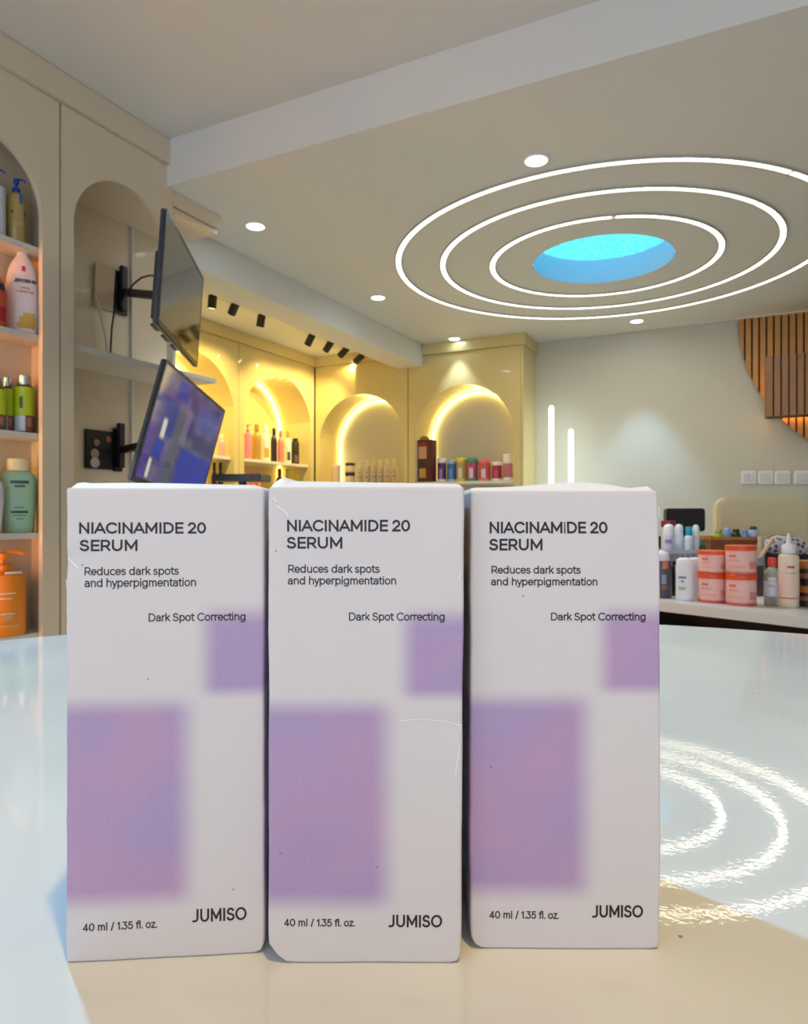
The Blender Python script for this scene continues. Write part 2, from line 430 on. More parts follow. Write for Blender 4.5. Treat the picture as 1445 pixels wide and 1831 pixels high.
def far_cabinet(label, M, s0, s1, jl, jr, spring, rise, shelf_z, depth_=0.36, top=LOWZ - 0.093, side=None, led=True):
    t = thing('arched_cabinet', label, 'cabinet', (0, 0, 0))
    pts = arch_pts((jl + jr) / 2, (jr - jl) / 2, spring, rise)
    mb = MB(M); arch_panel(mb, s0 + .002, s1 - .002, 0.002, top, 0.5, pts, 0.022)
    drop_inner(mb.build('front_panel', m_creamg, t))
    mb = MB(M)
    line = [(jl, 0.5)] + pts + [(jr, 0.5)]
    for a, b in zip(line[:-1], line[1:]):
        mb.quad((a[0], 0.0221, a[1]), (b[0], 0.0221, b[1]), (b[0], depth_, b[1]), (a[0], depth_, a[1]))
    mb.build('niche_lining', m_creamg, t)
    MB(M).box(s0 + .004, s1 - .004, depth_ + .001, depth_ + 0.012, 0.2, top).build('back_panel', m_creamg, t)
    for z in shelf_z:
        MB(M).box(jl + .001, jr - .001, 0.03, depth_, z - 0.025, z).build('shelf', m_shelf, t, bevel=0.002)
    if led:
        c = (jl + jr) / 2
        def inset(p, d=0.016): return (c + (p[0] - c) * (1 - d / ((jr - jl) / 2)), p[1] - (d if p[1] > spring + 0.05 else 0))
        zs = [0.52] + [z for z in shelf_z]
        path = [inset((jl, spring - .02))] + [inset(p) for p in pts] + [inset((jr, spring - .02))]
        lo = max(shelf_z) + 0.02
        path = [(path[0][0], lo)] + path + [(path[-1][0], lo)]
        MB(M).tube([(a, depth_ - 0.014, b) for a, b in path], 0.007, 6).build('light_strip', m_led_far, t)
        for sx in (path[0][0], path[-1][0]):
            MB(M).tube([(sx, depth_ - 0.014, max(shelf_z) - 0.24), (sx, depth_ - 0.014, max(shelf_z) - 0.03)], 0.0085, 6).build('light_strip', m_led_far, t)
    return t
MX, MY = frameX(FAR_X), frameY(CAB_BACK_Y)
far_cabinet('alcove arched cabinet half hidden by the lower blue television', MX, 3.38, 4.42, 3.426, 4.366, EZ + 0.838, 0.365, [EZ + 0.44, EZ + 0.06])
far_cabinet('alcove arched cabinet holding pink, gold, white and black bottles', MX, 4.424, 5.496, 4.488, 5.440, EZ + 0.838, 0.365, [EZ + 0.44, EZ + 0.06])
far_cabinet('back arched cabinet with beige pump bottles beside the inner corner', MY, -3.70, -2.728, -3.655, -2.768, EZ + 0.70, 0.372, [EZ + 0.262])
far_cabinet('back arched cabinet with colourful jars under the bright white spotlight', MY, -2.724, -1.702, -2.656, -1.766, EZ + 0.70, 0.378, [EZ + 0.262])
# plain board for the alcove run nearest the camera and the closing side of the back run
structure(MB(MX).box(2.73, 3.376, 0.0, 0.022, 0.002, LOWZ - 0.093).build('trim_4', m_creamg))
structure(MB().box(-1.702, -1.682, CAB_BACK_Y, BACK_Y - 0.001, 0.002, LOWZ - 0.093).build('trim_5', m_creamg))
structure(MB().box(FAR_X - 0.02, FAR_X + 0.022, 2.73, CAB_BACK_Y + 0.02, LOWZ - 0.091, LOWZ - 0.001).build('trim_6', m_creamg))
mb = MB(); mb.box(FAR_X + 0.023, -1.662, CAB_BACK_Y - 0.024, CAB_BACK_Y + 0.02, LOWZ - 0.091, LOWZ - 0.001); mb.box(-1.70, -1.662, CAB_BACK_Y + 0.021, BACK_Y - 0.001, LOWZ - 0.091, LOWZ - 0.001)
structure(mb.build('trim_7', m_creamg))

# ------------------------------------------------------------------ ring lights and the round skylight
m_ring = emit('ring_led', (255, 244, 214), K_RING)
m_chan = mat('ring_channel', (190, 188, 180), 0.5)
def ring_light(label, r, gap_px):
    t = thing('ring_light', label, 'ceiling light', RC)
    def seg(mb, r0, r1, z0, z1, a0, a1, n=120):
        for i in range(n):
            a, b = a0 + (a1 - a0) * i / n, a0 + (a1 - a0) * (i + 1) / n
            pa, pb = (math.cos(a), math.sin(a)), (math.cos(b), math.sin(b))
            def P(rr, p, z): return (rr * p[0], rr * p[1], z)
            mb.quad(P(r0, pa, z0), P(r0, pb, z0), P(r1, pb, z0), P(r1, pa, z0)); mb.quad(P(r0, pa, z1), P(r1, pa, z1), P(r1, pb, z1), P(r0, pb, z1))
            mb.quad(P(r0, pa, z0), P(r0, pa, z1), P(r0, pb, z1), P(r0, pb, z0)); mb.quad(P(r1, pa, z0), P(r1, pb, z0), P(r1, pb, z1), P(r1, pa, z1))
        for a in (a0, a1):
            p = (math.cos(a), math.sin(a)); mb.quad((r0*p[0], r0*p[1], z0), (r1*p[0], r1*p[1], z0), (r1*p[0], r1*p[1], z1), (r0*p[0], r0*p[1], z1))
    g = atZ(*gap_px, LOWZ) - RC
    a0 = math.atan2(g.y, g.x)
    e = 0.011 / r
    mb = MB(); seg(mb, r - 0.020, r + 0.020, -0.004, -0.0005, 0, 2 * math.pi); seg(mb, r - 0.020, r - 0.0135, -0.009, -0.004, 0, 2 * math.pi); seg(mb, r + 0.0135, r + 0.020, -0.009, -0.004, 0, 2 * math.pi); mb.build('channel', m_chan, t)
    mb = MB(); seg(mb, r - 0.0125, r + 0.0125, -0.0058, -0.0042, a0 + e, a0 + 2 * math.pi - e); mb.build('light_tube', m_ring, t)
ring_light('outermost and largest of the three glowing ceiling rings', 1.178, (1419, 304))
ring_light('middle of the three concentric glowing ceiling rings', 0.920, (1353, 361))
ring_light('innermost glowing ceiling ring around the blue skylight', 0.630, (1099, 381))
t = thing('round_skylight', 'round recessed ceiling light glowing cyan blue inside the rings', 'skylight', RC)
mb = MB(); n = 64
for i in range(n):
    a, b = 2 * math.pi * i / n, 2 * math.pi * (i + 1) / n
    for r, z0, z1 in ((HOLE_R - 0.002, 0.0, 0.17),):
        mb.quad((r*math.cos(a), r*math.sin(a), z0), (r*math.cos(b), r*math.sin(b), z0), (r*math.cos(b), r*math.sin(b), z1), (r*math.cos(a), r*math.sin(a), z1))
mb.build('reveal', mat('blue_reveal', (196, 212, 244), 0.4), t, smooth=True)
m_cyan = bpy.data.materials.new('cyan_diffuser'); m_cyan.use_nodes = True
nt = m_cyan.node_tree; nt.nodes.clear()
tc = nt.nodes.new('ShaderNodeTexCoord'); no = nt.nodes.new('ShaderNodeTexNoise'); no.inputs['Scale'].default_value = 40
cr = nt.nodes.new('ShaderNodeValToRGB'); cr.color_ramp.elements[0].color = lin((60, 190, 222)); cr.color_ramp.elements[1].color = lin((104, 226, 236))
cr.color_ramp.elements[0].position = 0.3; cr.color_ramp.elements[1].position = 0.7
em = nt.nodes.new('ShaderNodeEmission'); em.inputs[1].default_value = 1.0; ou = nt.nodes.new('ShaderNodeOutputMaterial')
nt.links.new(tc.outputs['Object'], no.inputs['Vector']); nt.links.new(no.outputs['Fac'], cr.inputs[0]); nt.links.new(cr.outputs[0], em.inputs[0]); nt.links.new(em.outputs[0], ou.inputs[0])
MB().lathe([(HOLE_R - 0.006, 0.145), (HOLE_R - 0.006, 0.150)], 64).build('diffuser', m_cyan, t)

# ------------------------------------------------------------------ recessed downlights
m_lens = emit('downlight_lens', (226, 244, 255), 9.0)
def downlight(label, p, power, target=None, angle=80, rgb=(214, 234, 255), z=LOWZ, r=0.042):
    t = thing('downlight', label, 'ceiling light', (p[0], p[1], z), group='recessed ceiling downlights')
    MB().lathe([(r + 0.014, -0.0005), (r + 0.014, -0.004), (r + 0.004, -0.008), (r, -0.004), (r, -0.0006)], 28).build('trim_ring', m_whitepl, t, smooth=True)
    MB().lathe([(r * 0.98, -0.0095), (r * 0.98, -0.0055)], 28).build('lens', m_lens, t)
    tg = target or (p[0], p[1], 0)
    if power: spot('downlight_lamp', (p[0], p[1], z - 0.02), tg, power, rgb, angle, 0.6, 0.03, t)
def cz(px, py): return atZ(px, py, LOWZ)
downlight('recessed downlight nearest the camera, just above the outer ring', cz(959, 285), 34)
downlight('recessed downlight at left above the two televisions', cz(457, 403), 20)
downlight('recessed downlight between the left beam and the outer ring', cz(676, 531), 20)
p = cz(1139, 573); downlight('recessed downlight below the outer ring, washing the white wall', p, 30, angle=62, rgb=(180, 222, 255))
p = cz(815, 606); downlight('bright downlight at the cornice above the jar cabinet', (p.x, CAB_BACK_Y - 0.10), 9, angle=70)
for u, v in ((-0.72, 1.05),):                # lamps in the higher ceiling over the round table
    p = cam2room(u, v); downlight('recessed downlight over the round table, out of the frame', p, 62, angle=70, z=HIGHZ, target=(0.0, 0.1, TABLE_Z), rgb=(130, 206, 255))
p = cam2room(0.2, -0.25); downlight('warm recessed downlight above the camera, out of the frame', p, 32, angle=75, z=HIGHZ, target=(0.05, 0.15, TABLE_Z), rgb=(255, 208, 108))

# ------------------------------------------------------------------ track spotlights in the alcove
m_black = mat('black_metal', (46, 42, 34), 0.45)
TX = -3.21
rail = tag(MB().box(TX - 0.018, TX + 0.018, 2.9, 5.35, LOWZ - 0.02, LOWZ - 0.001).build('track_rail', mat('rail_white', (226, 220, 204), 0.4)), 'slim ceiling rail carrying the seven black spotlights', 'rail')
heads = [((380, 536), 8, 'leftmost black track spotlight hanging straight down beside the television'),
         ((419, 549), 38, 'black track spotlight twisted on its bracket, second from the television'),
         ((467, 571), 14, 'black track spotlight, third from the television, hanging almost straight'),
         ((555, 606), 38, 'black track spotlight, fourth from the television, after the wide gap'),
         ((588, 618), 46, 'black track spotlight, third from the far end of the rail'),
         ((615, 629), 58, 'black track spotlight, second from the far end of the rail'),
         ((642, 641), 62, 'black track spotlight at the far end of the rail by the back cabinet')]
m_hot = emit('spot_lens', (255, 236, 180), 30.0)
for (px, py), tilt, lab in heads:
    p = atX(px, py, TX)
    t = thing('track_spotlight', lab, 'spotlight', (p.x, p.y, LOWZ - 0.0205), group='track spotlights on the alcove rail')
    a = math.radians(tilt)
    ax = Vector((-math.sin(a), 0.25 * math.sin(a), -math.cos(a))).normalized()
    zc = p.z - (LOWZ - 0.0205)
    q = ax.to_track_quat('Z', 'Y').to_matrix().to_4x4()
    M = Matrix.Translation((0, 0, zc)) @ q
    MB(M).lathe([(0.026, -0.055), (0.029, -0.05), (0.029, 0.055), (0.024, 0.057), (0.024, 0.045)], 18).build('housing', m_black, t, smooth=True)
    MB(M).lathe([(0.0235, 0.0458), (0.0235, 0.048)], 18).build('lens', m_hot, t)
    MB().tube([(0.02, 0, 0.0), (0.034, 0, zc * 0.5), (0.033 * math.cos(a), 0, zc + 0.033 * math.sin(a) * 0.3)], 0.006, 6).build('bracket', m_black, t)
    wp = Vector((p.x, p.y, p.z)) + ax * 0.07
    tgt = wp + Vector((-0.6, 0.1, -0.75))
    spot('track_lamp', wp, tgt, 13 * K_TRACK, (255, 228, 150), 95, 0.7, 0.02, t)

# ------------------------------------------------------------------ wood slat feature on the back wall
m_wood = mat('oak_slat', (196, 142, 72), 0.45, var=0.18, scale=18)
m_wood2 = mat('walnut_slat', (158, 114, 76), 0.45, var=0.18, scale=18)
m_woodback = mat('dark_slat_backing', (74, 46, 20), 0.6, var=0.1)
SCX, SCZ, SR = 1.04, EZ + 1.44, 1.16
t = thing('slat_feature', 'half-round wall feature of vertical wooden slats hanging below the ceiling', 'wall feature', (SCX, BACK_Y, SCZ))
pts = [(SR * math.cos(math.radians(180 + i * 4)) * .995, SR * math.sin(math.radians(180 + i * 4)) * .995) for i in range(46)]
MB().prism(pts, -0.022, -0.001).build('backing', m_woodback, t)
MB().box(-SR - 0.01, SR + 0.01, -0.075, -0.001, 0.0005, 0.0095).build('top_rail', m_shelf, t)
pitch = 0.048
k = int(2 * SR / pitch)
for i in range(k):
    x0 = -SR + 0.006 + i * pitch; x1 = x0 + 0.036
    def zb(x): return -math.sqrt(max(0.0, SR * SR - x * x))
    if max(abs(x0), abs(x1)) > SR: continue
    MB().prism([(x0, zb(x0)), (x1, zb(x1)), (x1, 0), (x0, 0)], -0.060, -0.0225).build('slat', m_wood, t)
t = thing('slat_box', 'slatted wooden box cover standing proud of the half-round feature', 'box', (0, 0, 0))
BX0, BX1, BY0, BY1, BZ0, BZ1 = 0.07, 2.0, BACK_Y - 0.29, BACK_Y - 0.095, EZ + 0.680, EZ + 1.10
MB().box(BX0 + .004, BX1, BY0 + 0.02, BY1, BZ0, BZ1).build('carcass', m_woodback, t)
for i in range(int((BX1 - BX0) / pitch)):
    x0 = BX0 + i * pitch
    MB().box(x0, x0 + 0.037, BY0, BY0 + 0.0198, BZ0 - 0.004, BZ1 + 0.004).build('slat', m_wood2, t)
for i in range(3):
    y0 = BY0 + 0.03 + i * pitch
    MB().box(BX0 - 0.012, BX0 + .0038, y0, y0 + 0.03, BZ0 - 0.004, BZ1 + 0.004).build('slat', m_wood2, t)
m_halo = emit('slat_led', (255, 190, 96), 15.0)
MB().box(BX0 + 0.092, BX1 - 0.05, BY1 + 0.0005, BY1 + 0.012, BZ0 + 0.035, BZ0 + 0.05).build('light_strip', m_halo, t)
MB().box(BX0 + 0.075, BX0 + 0.09, BY1 + 0.0005, BY1 + 0.012, BZ0 + 0.052, BZ1 - 0.05).build('light_strip', m_halo, t)
MB().box(BX0 + 0.3, BX1 - 0.3, BY1 + 0.0005, BACK_Y - 0.0605, BZ0 + 0.15, BZ0 + 0.25).build('spacer', m_woodback, t)

# ------------------------------------------------------------------ switches on the back wall
m_switch = mat('switch_white', (236, 236, 240), 0.35)
m_sw2 = mat('switch_insert', (212, 214, 222), 0.4)
for i, (px, lab) in enumerate(((1339, 'leftmost white wall switch of the row of three'), (1369, 'middle white wall switch of the row of three'), (1399, 'right white wall switch of the row of three'), (1434, 'single white wall switch apart from the row of three'))):
    p = atY(px, 854, BACK_Y); t = thing('wall_switch', lab, 'switch', (p.x, BACK_Y, p.z), group='wall switches')
    MB().box(-0.052, 0.052, -0.016, -0.001, -0.05, 0.05).build('plate', m_switch, t, bevel=0.006)
    for j in range(2 if i == 0 else 1):
        x0, x1 = (-0.036, 0.036) if i else ((-0.036, -0.002) if j == 0 else (0.002, 0.036))
        MB().prism([(x0, -0.034), (x1, -0.034), (x1, 0.032), (x0, 0.032)], -0.021, -0.0165).build('rocker', m_sw2, t, bevel=0.002)

# ------------------------------------------------------------------ two upright light tubes in front of the back wall
for px, top, lab in ((986, 725, 'taller of the two upright glowing white tubes by the back wall'), (1021, 767, 'shorter of the two upright glowing white tubes by the back wall')):
    p = atY(px, top, BACK_Y - 0.22); t = thing('tube_lamp', lab, 'floor lamp', (p.x, p.y, 0), group='upright tube lamps')
    MB().lathe([(0.06, 0.0), (0.06, 0.012), (0.03, 0.02), (0.026, 0.06)], 28).build('base', m_switch, t, smooth=True)
    MB().lathe([(0.021, 0.06), (0.021, p.z - 0.02), (0.017, p.z - 0.008), (0.008, p.z - 0.001)], 18).build('light_tube', emit('tube_led', (236, 250, 244), 2.6), t, smooth=True)

# ================================================================== round table
tc_ = cam2room(0.03, 0.07)
m_quartz = bpy.data.materials.new('white_quartz'); m_quartz.use_nodes = True
nt = m_quartz.node_tree; b = nt.nodes['Principled BSDF']
b.inputs['Roughness'].default_value = 0.035; b.inputs['Specular IOR Level'].default_value = 0.5
tc = nt.nodes.new('ShaderNodeTexCoord')
no = nt.nodes.new('ShaderNodeTexNoise'); no.inputs['Scale'].default_value = 9; no.inputs['Detail'].default_value = 5
cr = nt.nodes.new('ShaderNodeValToRGB'); cr.color_ramp.elements[0].color = lin((214, 218, 220)); cr.color_ramp.elements[1].color = lin((226, 230, 230)); cr.color_ramp.elements[0].position = 0.35; cr.color_ramp.elements[1].position = 0.65
vo = nt.nodes.new('ShaderNodeTexVoronoi'); vo.inputs['Scale'].default_value = 55
ma = nt.nodes.new('ShaderNodeMath'); ma.operation = 'LESS_THAN'; ma.inputs[1].default_value = 0.035
mx = nt.nodes.new('ShaderNodeMix'); mx.data_type = 'RGBA'; mx.inputs[7].default_value = lin((150, 146, 140))
for a_, b_ in ((tc.outputs['Object'], no.inputs['Vector']), (tc.outputs['Object'], vo.inputs['Vector']), (no.outputs['Fac'], cr.inputs[0]), (vo.outputs['Distance'], ma.inputs[0]), (ma.outputs[0], mx.inputs[0]), (cr.outputs[0], mx.inputs[6]), (mx.outputs[2], b.inputs['Base Color'])): nt.links.new(a_, b_)
n2 = nt.nodes.new('ShaderNodeTexNoise'); n2.inputs['Scale'].default_value = 420; n2.inputs['Detail'].default_value = 2
bp = nt.nodes.new('ShaderNodeBump'); bp.inputs['Strength'].default_value = 0.035; bp.inputs['Distance'].default_value = 0.0004
nt.links.new(tc.outputs['Object'], n2.inputs['Vector']); nt.links.new(n2.outputs['Fac'], bp.inputs['Height']); nt.links.new(bp.outputs['Normal'], b.inputs['Normal'])
t = thing('round_table', 'round glossy white stone table carrying the three serum boxes', 'table', (tc_.x, tc_.y, 0))
MB().lathe([(0.585, TABLE_Z - 0.03), (0.598, TABLE_Z - 0.026), (0.600, TABLE_Z - 0.004), (0.596, TABLE_Z)], 160).build('tabletop', m_quartz, t, smooth=True)
MB().lathe([(0.30, 0.0), (0.30, 0.02), (0.07, 0.05), (0.055, 0.2), (0.055, 0.85), (0.16, TABLE_Z - 0.0305)], 40).build('pedestal', mat('pedestal_white', (214, 210, 204), 0.4), t, smooth=True)

# ------------------------------------------------------------------ the three serum boxes
W, D = 0.0442, 0.044
m_ink = mat('black_ink', (12, 10, 15), 0.5, var=0.02)
def carton_material(name, seed):
    m = bpy.data.materials.new(name); m.use_nodes = True
    nt = m.node_tree; N_ = nt.nodes; L = nt.links; b = N_['Principled BSDF']
    b.inputs['Roughness'].default_value = 0.48; b.inputs['Specular IOR Level'].default_value = 0.35
    tc = N_.new('ShaderNodeTexCoord'); sp = N_.new('ShaderNodeSeparateXYZ'); L.new(tc.outputs['Object'], sp.inputs[0])
    def step(src, a, b_):
        n = N_.new('ShaderNodeMapRange'); n.interpolation_type = 'SMOOTHSTEP'
        n.inputs[1].default_value = a; n.inputs[2].default_value = b_
        n.inputs[3].default_value = 0.0; n.inputs[4].default_value = 1.0
        if a > b_:
            n.inputs[1].default_value = b_; n.inputs[2].default_value = a; n.inputs[3].default_value = 1.0; n.inputs[4].default_value = 0.0
        L.new(src, n.inputs[0]); return n.outputs[0]
    def mul(a, c):
        n = N_.new('ShaderNodeMath'); n.operation = 'MULTIPLY'; L.new(a, n.inputs[0]); L.new(c, n.inputs[1]); return n.outputs[0]
    H = 0.1070
    x, z = sp.outputs[0], sp.outputs[2]
    def hz(f): return H * (1 - f)
    s1 = mul(step(x, .63 * W, .77 * W), mul(step(z, hz(.238), hz(.295)), step(z, hz(.456), hz(.418))))
    s2 = mul(step(x, .69 * W, .52 * W), mul(step(z, hz(.430), hz(.485)), step(z, hz(.905), hz(.845))))
    ad = N_.new('ShaderNodeMath'); ad.operation = 'MAXIMUM'; L.new(s1, ad.inputs[0]); L.new(s2, ad.inputs[1])
    gr = N_.new('ShaderNodeTexNoise'); gr.inputs['Scale'].default_value = 2600; gr.inputs['Detail'].default_value = 1; L.new(tc.outputs['Object'], gr.inputs['Vector'])
    g2 = N_.new('ShaderNodeMapRange'); g2.inputs[1].default_value = 0.2; g2.inputs[2].default_value = 0.8; g2.inputs[3].default_value = 0.86; g2.inputs[4].default_value = 1.08; L.new(gr.outputs['Fac'], g2.inputs[0])
    fac = mul(ad.outputs[0], g2.outputs[0])
    bl = N_.new('ShaderNodeTexNoise'); bl.inputs['Scale'].default_value = 45; bl.inputs['Detail'].default_value = 1
    off = N_.new('ShaderNodeVectorMath'); off.operation = 'ADD'; off.inputs[1].default_value = (seed, seed * 2, seed); L.new(tc.outputs['Object'], off.inputs[0]); L.new(off.outputs[0], bl.inputs['Vector'])
    rp = N_.new('ShaderNodeValToRGB'); rp.color_ramp.elements[0].position = .42; rp.color_ramp.elements[1].position = .72
    rp.color_ramp.elements[0].color = (0.41, 0.30, 0.535, 1); rp.color_ramp.elements[1].color = (0.475, 0.305, 0.50, 1)
    L.new(bl.outputs['Fac'], rp.inputs[0])
    vo = N_.new('ShaderNodeTexVoronoi'); vo.inputs['Scale'].default_value = 120; L.new(off.outputs[0], vo.inputs['Vector'])
    lt = N_.new('ShaderNodeMath'); lt.operation = 'LESS_THAN'; lt.inputs[1].default_value = 0.028; L.new(vo.outputs['Distance'], lt.inputs[0])
    mx = N_.new('ShaderNodeMix'); mx.data_type = 'RGBA'; mx.inputs[6].default_value = (0.68, 0.64, 0.665, 1)
    L.new(fac, mx.inputs[0]); L.new(rp.outputs[0], mx.inputs[7])
    m2 = N_.new('ShaderNodeMix'); m2.data_type = 'RGBA'; m2.inputs[7].default_value = (0.12, 0.09, 0.10, 1)
    sc_ = N_.new('ShaderNodeMath'); sc_.operation = 'MULTIPLY'; sc_.inputs[1].default_value = 0.7; L.new(lt.outputs[0], sc_.inputs[0])
    L.new(sc_.outputs[0], m2.inputs[0]); L.new(mx.outputs[2], m2.inputs[6]); L.new(m2.outputs[2], b.inputs['Base Color'])
    bn = N_.new('ShaderNodeTexNoise'); bn.inputs['Scale'].default_value = 900; L.new(tc.outputs['Object'], bn.inputs['Vector'])
    bp = N_.new('ShaderNodeBump'); bp.inputs['Strength'].default_value = 0.15; bp.inputs['Distance'].default_value = 0.00005; L.new(bn.outputs['Fac'], bp.inputs['Height']); L.new(bp.outputs['Normal'], b.inputs['Normal'])
    return m
m_card = mat('white_card', (236, 234, 240), 0.5, var=0.02, scale=200)
m_scuff = mat('scuffed_card', (246, 244, 244), 0.6)

def grid_box(xs, ys, zs):
    """surface of a box over the given coordinate lists"""
    mb = MB(); nx, ny, nz = len(xs), len(ys), len(zs)
    for i in range(nx - 1):
        for k in range(nz - 1):
            for y, fl in ((ys[0], 0), (ys[-1], 1)):
                mb.quad((xs[i], y, zs[k]), (xs[i+1], y, zs[k]), (xs[i+1], y, zs[k+1]), (xs[i], y, zs[k+1]))
        for j in range(ny - 1):
            for z in (zs[0], zs[-1]):
                mb.quad((xs[i], ys[j], z), (xs[i+1], ys[j], z), (xs[i+1], ys[j+1], z), (xs[i], ys[j+1], z))
    for j in range(ny - 1):
        for k in range(nz - 1):
            for x in (xs[0], xs[-1]):
                mb.quad((x, ys[j], zs[k]), (x, ys[j+1], zs[k]), (x, ys[j+1], zs[k+1]), (x, ys[j], zs[k+1]))
    return mb
def spread(a, b, r, n):
    s = [a, a + r * .15, a + r * .4, a + r * .7, a + r]
    m = [a + r + (b - a - 2 * r) * i / n for i in range(1, n)]
    e = [b - r, b - r * .7, b - r * .4, b - r * .15, b]
    return s + m + e
def round_box(mb, lo, hi, r):
    lo, hi = Vector(lo), Vector(hi)
    for i, p in enumerate(mb.v):
        q = Vector([min(max(p[k], lo[k] + r), hi[k] - r) for k in range(3)])
        d = p - q
        if d.length > 1e-9:
            m = max(abs(d.x), abs(d.y), abs(d.z))
            mb.v[i] = q + d.normalized() * m
def serum_box(label, u, v, ang, H, px, deform, lidfn, seed, scuffs, shear=(0, 0)):
    o = cam2room(u, v, TABLE_Z)
    t = thing('serum_box', label, 'carton', o, YAW + ang, group='three serum cartons in a row')
    x0p, x1p, ytp, ybp = px['ext']
    def lx(p): return (p - x0p) / (x1p - x0p) * W
    def lz(p): return (ybp - p) / (ybp - ytp) * H
    def wob(p):
        q = p.copy()
        k = noise.noise(Vector((p.x * 60 + seed, p.z * 45, p.y * 60))) * 0.00022
        inner = min(1.0, min(p.x, W - p.x) / 0.004 + 0.25)
        if p.y < D * 0.5: q.y += k * inner
        ed = noise.noise(Vector((seed * 3.1, p.z * 70, 1.7))) * 0.00022 + noise.noise(Vector((seed, p.z * 260, 4))) * 0.00006
        q.x += ed * (1 if p.x > W / 2 else -1) * min(1, abs(p.x - W / 2) / (W / 2))
        return deform(q, p)
    mb = grid_box(spread(0, W, 0.0008, 26), spread(0, D, 0.0008, 12), spread(0, H, 0.0008, 60))
    round_box(mb, (0, 0, 0), (W, D, H), 0.0007)
    mb.v = [wob(p) for p in mb.v]
    mb.build('carton_body', carton_material('carton_print_%d' % seed, seed * 1.37), t, smooth=True)
    # lid panel: a card flap folded over the top with a rounded front fold
    hl = 0.0014
    mb = grid_box(spread(0.0002, W - 0.0002, 0.0006, 40), spread(0.0001, D, 0.0012, 12), [0, 0.0002, 0.0004, 0.0007, 0.0010, 0.0012, 0.0014])
    round_box(mb, (0.0002, 0.0001, -0.003), (W - 0.0002, D, hl), 0.0012)
    nv = []
    for p in mb.v:
        f = p.z / hl
        g0 = Vector((p.x, max(p.y, 0.0003), H * .999)); g1 = wob(g0)
        q = Vector((g1.x, p.y + 0.0042 * f * max(0.0, 1 - p.y / (D * .5)), H - 0.0006 + p.z * 1.25 + lidfn(p.x / W, p.y / D) * f))
        nv.append(q)
    mb.v = nv
    mb.build('top_flap', m_card, t, smooth=True)
    # printed words, lying on the front face
    def on_face(x, z):
        p = wob(Vector((x, 0.0, z)))
        return (p.x, p.y - 0.00006, p.z)
    def words(name, items, stroke, gap):
        mb = MB()
        for text, a, b_, base, top, sh in items:
            lettering(mb, text, lx(a), lx(b_), lz(base) - 0.00002, (lz(top) - lz(base)) * 1.07, stroke, on_face, gap, sh)
        mb.build(name, m_ink, t, weld=False, recalc=False)
    s_px = W / (x1p - x0p)
    words('title_lettering', px['title'], 3.6 * s_px, 0.38)
    words('purpose_lettering', px['purpose'], 1.95 * s_px, 0.32)
    words('claim_lettering', px['claim'], 1.95 * s_px, 0.32)
    words('volume_lettering', px['volume'], 1.9 * s_px, 0.34)
    words('brand_lettering', px['brand'], 3.5 * s_px, 0.40)
    if scuffs:
        mb = MB()
        for line, wd in scuffs:
            ribbon(mb, [(lx(a), lz(c)) for a, c in line], wd * s_px, on_face)
        mb.build('crease', m_scuff, t, weld=False, recalc=False)
    return t
def corner(q, p, cx, cz, r, amt, top=False):
    """push a bottom corner in"""
    dx = abs(p.x - cx); dz = abs(p.z - cz); d = dx + dz
    if d < r:
        k = (r - d) * amt
        q.x += k * (1 if cx < W / 2 else -1); q.z += k * (1 if cz < 0.05 else -1)
    return q
def def_left(q, p):
    q = corner(q, p, W, 0.0, 0.0022, 0.35); q = corner(q, p, 0, 0.0, 0.0012, 0.4)
    if p.y < D * .5: q.y += 0.0006 * math.exp(-((p.x - 0.001) ** 2 + (p.z - 0.0905) ** 2) / (2 * 0.0022 ** 2))
    q.z = max(q.z, 0.0); return q
def def_mid(q, p):
    q = corner(q, p, 0, 0.0, 0.0046, 0.42); q = corner(q, p, W, 0.0, 0.0018, 0.4)
    if p.x > W * .5: q.x -= 0.0007 * (1 - p.z / 0.107) * (p.x / W)
    if p.y < D * .5: q.y += 0.0005 * math.exp(-((p.z - 0.0536) ** 2) / (2 * 0.0012 ** 2)) * max(0, p.x / W - .6) * 2.2
    q.z = max(q.z, 0.0); return q
def def_right(q, p):
    q = corner(q, p, W, 0.0, 0.0016, 0.4); q = corner(q, p, 0, 0.0, 0.0030, 0.35)
    pass
    if p.x > W * .5: q.x -= 0.0006 * max(0, (p.z - 0.085) / 0.022) ** 2
    q.z = max(q.z, 0.0); return q
def bump_(x, c, w_): return math.exp(-((x - c) / w_) ** 2)
lid_left = lambda x, y: 0.0002 * math.sin(x * 5) + 0.0003 * bump_(x, 0.03, .03) - 0.0010 * max(0, (x - .93) / .07)
lid_mid = lambda x, y: 0.0004 * (1 - x) + 0.0009 * bump_(x, 0.06, .025) - 0.0003 * x
lid_right = lambda x, y: -0.0003 + 0.0013 * bump_(x, 0.58, .26) + 0.0004 * bump_(x, 0.985, .02) - 0.0004 * bump_(x, .88, .06)
T1, T2, P1, P2, CL, VO, BR = 'NIACINAMIDE 20', 'SERUM', 'Reduces dark spots', 'and hyperpigmentation', 'Dark Spot Correcting', '40 ml / 1.35 fl. oz.', 'JUMISO'
serum_box('left serum carton, dented at its upper left edge, turned slightly', -0.0762, 0.1575, math.radians(4.6), 0.1072,
    dict(ext=(117, 474, 867, 1712), title=[(T1, 142, 366, 949, 930, 0), (T2, 144, 242, 980, 961, 0)], purpose=[(P1, 151, 317, 1023, 1009.5, 0), (P2, 152, 348, 1044, 1030, 0)],
         claim=[(CL, 265, 438, 1106.5, 1093, 0)], volume=[(VO, 150, 278, 1656, 1643, .0)], brand=[(BR, 345, 439, 1649, 1627, .0)]),
    def_left, lid_left, 1, [([(119, 993), (128, 1001), (137, 1010)], 2.2), ([(118, 1030), (120, 1060), (119, 1090)], 1.2)])
